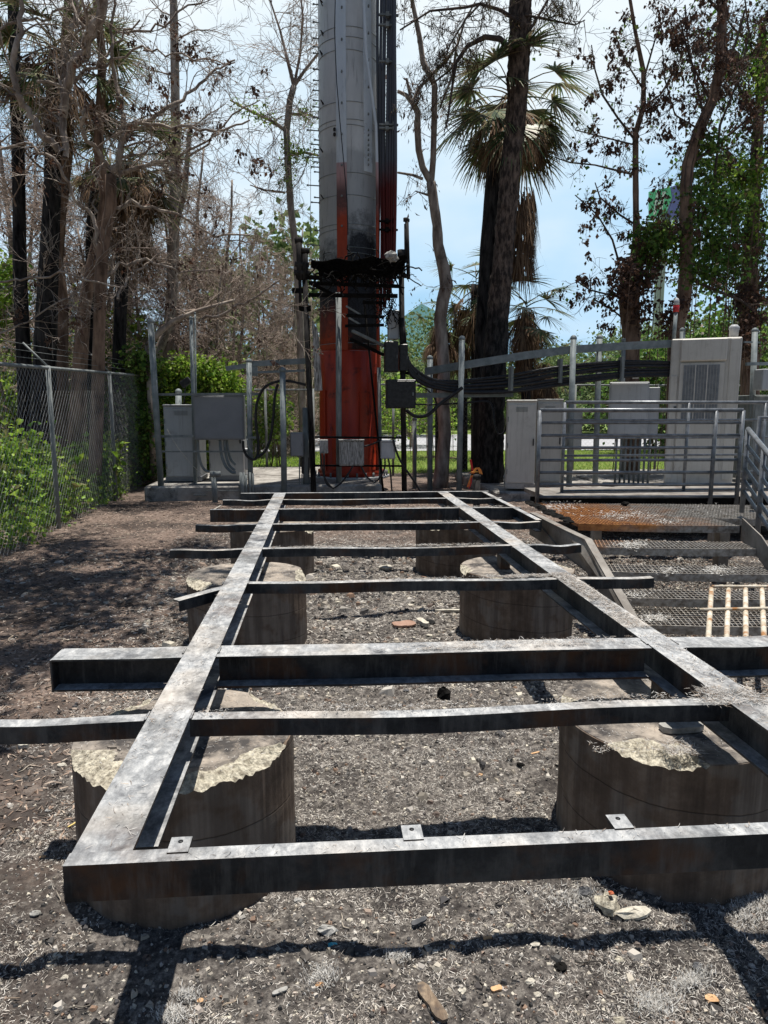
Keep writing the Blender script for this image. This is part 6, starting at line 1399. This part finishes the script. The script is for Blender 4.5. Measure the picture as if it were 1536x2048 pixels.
# green climber leaves round the forks of the right trees
def leafmass(name, label, cat, cs, Y_, n, size, m, rad, spreadY=.5, group=None, stems=True, flat=1.0, zmin=.0):
    C_ = [at(c[0], c[1], Y_+rng.uniform(-spreadY, spreadY)) for c in cs]; b = at(sum(c[0] for c in cs)/len(cs), 950, Y_)
    root = empty(name, (b.x, b.y, 0), label, cat, group); P_ = clump_pts(C_, n, rad, rng, flat); P_[:, 2] = np.maximum(P_[:, 2], .02); V, Fq = leaf_arr(P_, size, rng, .3, .75); np_mesh('foliage', V, Fq, M[m], root)
    if stems:
        mb = MB(); R_ = random.Random(len(cs)+n)
        for c in [C_[0]]+C_[3::max(1, len(C_)//9)]:
            g0 = V3((C_[0].x+R_.uniform(-.02, .02), C_[0].y, 0)); k1 = V3((c.x, c.y, .1)); mb.tube([g0, g0.lerp(k1, .6), k1, k1.lerp(c, .5)+V3((R_.uniform(-.15, .15), 0, 0)), c], [.018, .014, .012, .010, .006], 5, cap=False)
        mb.build('stems', M['bark_brown'], root)
    return root
def fill(x0, y0, x1, y1, n, seed): R_ = random.Random(seed); return [(R_.uniform(x0, x1), R_.uniform(y0, y1)) for _ in range(n)]
leafmass('climbing_vine', 'dark green climber covering the forks of the right trees', 'vine', fill(1285, 455, 1345, 530, 22, 1)+fill(1372, 380, 1480, 560, 60, 2)+fill(1380, 280, 1440, 380, 14, 3)+[(1280, 480), (1285, 520), (1295, 545)], 15.2, 6500, .085, 'leaf_green', .13, .5)
leafmass('climbing_vine', 'sunlit light green leaves at the far right below the scorched crown', 'vine', fill(1440, 320, 1536, 480, 30, 4)+fill(1500, 90, 1536, 200, 8, 5)+fill(1310, 450, 1340, 480, 5, 6), 16.0, 3200, .085, 'leaf_bright', .16, .5)
leafmass('climbing_vine', 'dry rusty leaf mass clinging to the fork of the slender right tree', 'vine', fill(1238, 520, 1310, 640, 22, 7)+fill(1480, 570, 1530, 700, 16, 8)+fill(1330, 600, 1370, 680, 8, 9), 15.1, 3800, .085, 'leaf_brown', .12, .4)
# vine-covered corner and undergrowth behind the left fence
leafmass('vine_hedge', 'bright green vines smothering the fence corner behind the left cabinets', 'vines', fill(298, 752, 340, 965, 70, 11)+fill(395, 780, 425, 940, 22, 31)+fill(300, 735, 480, 795, 60, 12)+fill(345, 728, 440, 770, 25, 13), 16.6, 24000, .085, 'leaf_bright', .13, .3)
leafmass('vine_hedge', 'darker vines hanging down the fence beside the pad', 'vines', fill(255, 700, 312, 960, 55, 14), 16.0, 6500, .08, 'leaf_green', .14, .7)
leafmass('shrub', 'leafy shrub at the fence foot between the two near fence posts', 'shrub', fill(150, 900, 215, 1010, 28, 15), 13.6, 2600, .10, 'leaf_bright', .14, .5)
leafmass('shrub', 'sprawling green shrub left of the first fence post', 'shrub', fill(0, 890, 100, 1040, 45, 16), 11.5, 2900, .09, 'leaf_bright', .17, .6)
leafmass('shrub', 'low bright leaves at the foot of the first fence post', 'shrub', fill(40, 930, 120, 1050, 24, 17), 11.0, 1700, .09, 'leaf_bright', .13, .5)
leafmass('shrub', 'dense green brush at the far left edge between the charred trunks', 'shrub', fill(-10, 700, 60, 900, 40, 18), 17.5, 4200, .10, 'leaf_bright', .22, .8)
leafmass('shrub', 'sunlit green leaves high at the left edge behind the trunks', 'shrub', fill(-10, 530, 34, 700, 28, 19), 19, 3000, .10, 'leaf_bright', .22, .8)
leafmass('shrub', 'green vines between the charred palm trunks above the fence rail', 'shrub', fill(150, 640, 300, 740, 36, 20), 19, 3200, .10, 'leaf_bright', .25, .8)
leafmass('shrub', 'dark undergrowth behind the fence in front of the brown trunks', 'shrub', fill(100, 780, 260, 900, 50, 21), 18, 3000, .09, 'leaf_green', .25, .9)
leafmass('shrub', 'green weeds behind the back fence left of the mast', 'shrub', fill(500, 800, 560, 870, 20, 22), 18.6, 2200, .09, 'leaf_bright', .2, .4)
leafmass('shrub', 'grey-green tangle under the cable bridge left of the pine', 'shrub', fill(820, 640, 960, 760, 30, 23), 23, 2600, .10, 'leaf_far', .4, .8)
leafmass('shrub', 'low palmetto clump behind the left cabinet posts', 'shrub', fill(415, 700, 470, 730, 12, 24), 20, 600, .16, 'leaf_far', .25, .4)
# fence creepers low along the left fence
cs = []
R = random.Random(5)
for i in range(160):
    t = R.random(); p = Af.lerp(Bf, t*.98+.0); cs.append(V3((p.x-.12-abs(R.gauss(0, .2)), p.y, abs(R.gauss(.1, .25)))))
P_ = clump_pts(cs, 4800, .12, rng); P_[:, 2] = np.abs(P_[:, 2]); V, Fq = leaf_arr(P_, .06, rng, .1, .75); tag(np_mesh('ground_creeper', V, Fq, M['leaf_bright']), kind='stuff')
n = 7000; x = rng.uniform(-14, -3.9, n); y = rng.uniform(5, 20, n); P_ = np.stack([x, y, rng.uniform(0, .25, n)], -1); V, Fq = leaf_arr(P_, .09, rng, -.2, .75); tag(np_mesh('forest_floor_plants', V, Fq, M['leaf_bright']), kind='stuff')
# grass verge
def grass(name, x0, x1, y0, y1, n, L_, w, m='grass', keep=None):
    x = rng.uniform(x0, x1, n); y = rng.uniform(y0, y1, n); V, Fq = blades(x, y, np.zeros(n), 0, L_, w, rng, 1.2, 2, .3); tag(np_mesh(name, V, Fq, M[m]), kind='stuff')
grass('grass', -4.2, 14, 18.0, 27, 60000, .13, .014)
grass('grass_near', -2.8, 1.5, 17.3, 22.5, 22000, .26, .016, 'leaf_bright')
# --- green trees beyond
def bushy(seed, Hh, rad, n, label, group, lsize=.22, m='leaf_far'):
    R_ = random.Random(seed); root = empty('green_tree', (0, 0, 0), label, 'tree', group); mb = MB(); pts, rr = wander(V3((0, 0, -.1)), V3((0, 0, 1)), Hh*.75, Hh*.022, Hh*.008, R_, .12, .1, .6); mb.tube(pts, rr, 8)
    cs = []
    for k in range(26):
        i = int((.25+.75*R_.random())*(len(pts)-1)); a = R_.uniform(0, 2*pi); L_ = rad*R_.uniform(.4, 1.1); e = pts[i]+V3((cos(a)*L_, sin(a)*L_, L_*R_.uniform(-.1, .7))); mb.tube([pts[i], pts[i].lerp(e, .5)+V3((0, 0, .15)), e], [rr[i]*.6, rr[i]*.4, rr[i]*.15], 5, cap=False); cs += [e, e+V3((R_.gauss(0, .4), R_.gauss(0, .4), R_.gauss(0, .3)))]
    mb.build('trunk', M['bark_dead'], root, True); P_ = clump_pts(cs, n, rad*.2, rng, .75); V, Fq = leaf_arr(P_, lsize, rng, .3, .7); np_mesh('crown', V, Fq, M[m], root); return root
GG = 'green trees beyond the road'
LG = 'green broadleaf tree in the tree line beyond the road'
g1 = bushy(201, 6.5, 3.0, 5000, LG, GG); g2 = bushy(202, 7.5, 3.4, 6000, LG, GG); g3 = bushy(203, 5.0, 2.6, 4500, LG, GG)
R = random.Random(9)
gs = [(812, 42, 1.0), (845, 50, .85), (790, 60, 1.0), (950, 55, .9), (1010, 50, .85), (1080, 48, .9), (1120, 55, 1.05), (1160, 47, .92), (1200, 52, 1.1), (1240, 46, .95), (1290, 50, 1.15), (1330, 45, 1.05), (1380, 50, 1.25), (1430, 46, 1.15), (1480, 50, 1.3), (1530, 46, 1.2), (900, 60, .9), (1050, 60, 1.0), (620, 46, .9), (560, 42, .85), (500, 44, .85), (430, 46, .85), (360, 44, .8), (300, 48, .85), (220, 44, .85), (150, 46, .9), (80, 44, 1.0), (10, 46, 1.0), (740, 50, 1.0), (690, 46, 1.1)]
for i, (px, Y_, sc) in enumerate(gs):
    b = at(px, 817, Y_); pr = (g1, g2, g3)[i % 3]; loc = (b.x, b.y, 0)
    if i < 3: pr.location = loc; pr.scale = (sc,)*3
    else: dup(pr, loc, R.uniform(0, 6), sc)
b = at(585, 470, 33); gA = bushy(204, 8.0, 2.4, 7000, 'yellow-green pine-like tree rising behind the slim vine-clad tree', None, .2); gA.location = (at(560, 817, 33).x, 33, 0); gA.scale = (1.35,)*3
b = at(1420, 560, 24); gB = bushy(205, 6.0, 2.4, 6000, 'sunlit green tree right behind the tall louvred cabinet', None, .16, 'leaf_green'); gB.location = (at(1410, 817, 24).x, 24, 0); gB.scale = (1.05,)*3
gC = dup(gB, (at(1330, 817, 26).x, 26, 0), 2.0, .9, 'green tree behind the power cabinet'); gD = dup(gB, (at(1500, 817, 22.5).x, 22.5, 0), 4.0, .95, 'green tree at the right edge behind the dull cabinet')
gE = bushy(206, 5.0, 1.8, 3500, 'light green small tree in front of the blue roof', None, .16, 'leaf_bright'); gE.location = (at(822, 817, 30).x, 30, 0); gE.scale = (.8,)*3
# hedge along the far side of the road
for lab, x0, x1, Y_ in (('clipped dark hedge beyond the road left part', 4.0, 14, 56), ('dark hedge beyond the road behind the mast', -12, 3.5, 55)):
    n = 9000; P_ = np.stack([rng.uniform(x0, x1, n), Y_+rng.uniform(-.6, .6, n), rng.uniform(0, 1.15, n)], -1); V, Fq = leaf_arr(P_, .16, rng, 0, .7)
    root = empty('hedge', ((x0+x1)/2, Y_, 0), lab, 'hedge'); np_mesh('foliage', V, Fq, M['leaf_far'], root)
# white trailer, blue gabled roof, hotel sign
tr_ = empty('white_trailer', (at(870, 817, 62).x, 62, 0), 'low white trailer parked beyond the road, with a small blue sign', 'trailer')
a = at(822, 787, 62); b = at(935, 830, 62)
mb = MB(); mb.box((a.x, 62, .8), (b.x, 64.5, a.z), bev=.05); mb.build('body', M['cab_light'], tr_)
mb = MB(); mb.box((a.x+1.2, 61.95, 1.7), (a.x+1.9, 61.995, 2.5)); mb.build('blue_sign', simple('blue_sign', (.10, .2, .5), (.14, .26, .55), 3, .5), tr_)
for k in (.15, .3, .75):
    c = a.x+(b.x-a.x)*k; mb = MB(); mb.tube([(c, 61.9, .45), (c, 62.3, .45)], .45, 14); mb.build('wheel', M['blackplastic'], tr_)
bh = empty('blue_roofed_building', (at(848, 817, 120).x, 120, 0), 'distant building with a pale blue gabled roof between mast and twisted tree', 'building')
M['blueroof'] = simple('blue_roof', (.42, .70, 1.0), (.48, .76, 1.0), 3, .6); a = at(815, 640, 120); b = at(885, 640, 120); t_ = at(842, 608, 120)
mb = MB(); mb.box((a.x, 120, 0), (b.x, 135, a.z-4)); mb.build('wall', M['blueroof'], bh)
mb = MB(); mb.add([(a.x-1, 119.5, a.z-4), (b.x+1, 119.5, a.z-4), (b.x+1, 119.5, a.z+.3), (t_.x, 119.5, t_.z), (a.x-1, 119.5, a.z+.3)]+[(a.x-1, 135, a.z-4), (b.x+1, 135, a.z-4), (b.x+1, 135, a.z+.3), (t_.x, 135, t_.z), (a.x-1, 135, a.z+.3)], [(0, 1, 2, 3, 4), (9, 8, 7, 6, 5), (2, 7, 8, 3), (3, 8, 9, 4), (0, 4, 9, 5), (1, 6, 7, 2)], False); mb.build('roof', M['blueroof'], bh)
sg = empty('hotel_sign', (at(1332, 817, 90).x, 90, 0), 'green and purple sign with white letter H on a tall pole behind the trees', 'sign')
M['signg'] = simple('sign_green', (.16, .62, .34), (.20, .68, .38), 2, .4); M['signp'] = simple('sign_purple', (.20, .20, .50), (.24, .24, .58), 2, .4); M['signw'] = simple('sign_white', (.85, .9, .88), (.9, .93, .9), 3, .5)
def sgp(px, py): return at(px, py, 90)
def panel(name, pl, m, y0, t=.3): 
    mb = MB(); n = len(pl); P_ = [sgp(*p) for p in pl]; V = [(p.x, y0, p.z) for p in P_]+[(p.x, y0+t, p.z) for p in P_]
    mb.add(V, [tuple(range(n)), tuple(n+i for i in range(n))[::-1]]+[(i, n+i, n+(i+1) % n, (i+1) % n) for i in range(n)], False); return mb.build(name, m, sg)
panel('green_panel', [(1299, 383), (1340, 374), (1344, 395), (1332, 425), (1299, 438)], M['signg'], 90)
panel('purple_panel', [(1341, 374), (1364, 366), (1364, 438), (1334, 440), (1334, 426), (1345, 395)], M['signp'], 90)
for pl in ([(1312, 386), (1318, 385), (1312, 428), (1306, 430)], [(1325, 384), (1331, 383), (1323, 424), (1317, 426)], [(1312, 404), (1326, 401), (1325, 407), (1311, 410)]): panel('letter_h', pl, M['signw'], 89.9, .08)
mb = MB(); c = sgp(1332, 440); mb.box((c.x-.5, 90.4, 0), (c.x+.5, 91.2, c.z+1.5)); mb.build('pole', M['cab_light'], sg)
ORD = ['first', 'second', 'third', 'fourth', 'fifth', 'sixth', 'seventh', 'eighth', 'ninth', 'tenth', 'eleventh', 'twelfth', 'thirteenth', 'fourteenth', 'fifteenth', 'sixteenth', 'seventeenth', 'eighteenth', 'nineteenth']
TEN = {20: ('twentieth', 'twenty'), 30: ('thirtieth', 'thirty'), 40: ('fortieth', 'forty')}
def ordn(n): return ORD[n-1] if n < 20 else (TEN[n//10*10][0] if n % 10 == 0 else TEN[n//10*10][1]+'-'+ORD[n % 10-1])
def relabel(group, text):
    os_ = sorted([o for o in COL.objects if o.get('group') == group and o.parent is None], key=lambda o: o.location.x/max(1, o.location.y))
    for i, o in enumerate(os_): o['label'] = ordn(i+1)+' '+text
relabel(GG, 'from the left of the green broadleaf trees in the line beyond the road')
relabel(GW, 'from the left of the bare grey-brown trees in the burnt woods')
relabel('leafless brush behind the left back fence', 'from the left of the leafless brush clumps behind the back fence')
# --- trees overhanging the yard from the left, out of frame, dappling the ground
GO = 'trees overhanging the left of the yard'
def overhang(seed, X_, Y_, cs, n, label):
    R_ = random.Random(seed); root = empty('overhanging_tree', (X_, Y_, 0), label, 'tree', GO); mb = MB(); top = V3((X_+.3, Y_, 7.6))
    pts = [V3((X_, Y_, -.1)), V3((X_-.1, Y_+.05, 2.5)), V3((X_+.05, Y_, 5.2)), top, V3((X_+.5, Y_, 9.5))]; mb.tube(pts, [.17, .14, .12, .09, .04], 10)
    C_ = []
    for c in cs:
        e = V3(c); mid = top.lerp(e, .5)+V3((0, 0, .5)); mb.tube([top, mid, e], [.05, .035, .015], 6, cap=False)
        for k in range(9):
            q = e+V3((R_.gauss(0, .38), R_.gauss(0, .38), abs(R_.gauss(.1, .3)))); mb.tube([e, q], [.012, .005], 4, cap=False); C_.append(q)
    mb.build('trunk', M['bark_dead'], root); P_ = clump_pts(C_, n, .16, rng, .7); lim = 1.9+.545*P_[:, 1]; P_[:, 2] = np.maximum(P_[:, 2], lim+.1); V, Fq = leaf_arr(P_, .085, rng, .3, .7); np_mesh('crown', V, Fq, M['leaf_green'], root)
overhang(1, -4.9, 8.4, [(-2.2, 8.6, 8.2), (-3.1, 7.7, 8.0), (-1.4, 8.0, 8.3), (-2.2, 9.8, 8.6), (-.9, 9.0, 8.6), (-3.4, 9.2, 8.4), (-2.7, 8.4, 8.2), (-1.7, 7.3, 8.0)], 10000, 'tree with a high crown leaning over the left of the yard, farther one')
overhang(2, -4.8, 5.6, [(-1.3, 6.6, 7.6), (-2.2, 6.0, 7.5), (-.9, 7.2, 7.9), (-2.6, 7.0, 7.8), (-3.4, 5.6, 7.4), (-1.5, 4.3, 7.0), (-2.5, 4.0, 7.0), (-1.9, 5.3, 7.3), (-3.0, 6.5, 7.6), (-1.2, 5.6, 7.4)], 11000, 'tree with a high crown leaning over the left of the yard, nearer one')
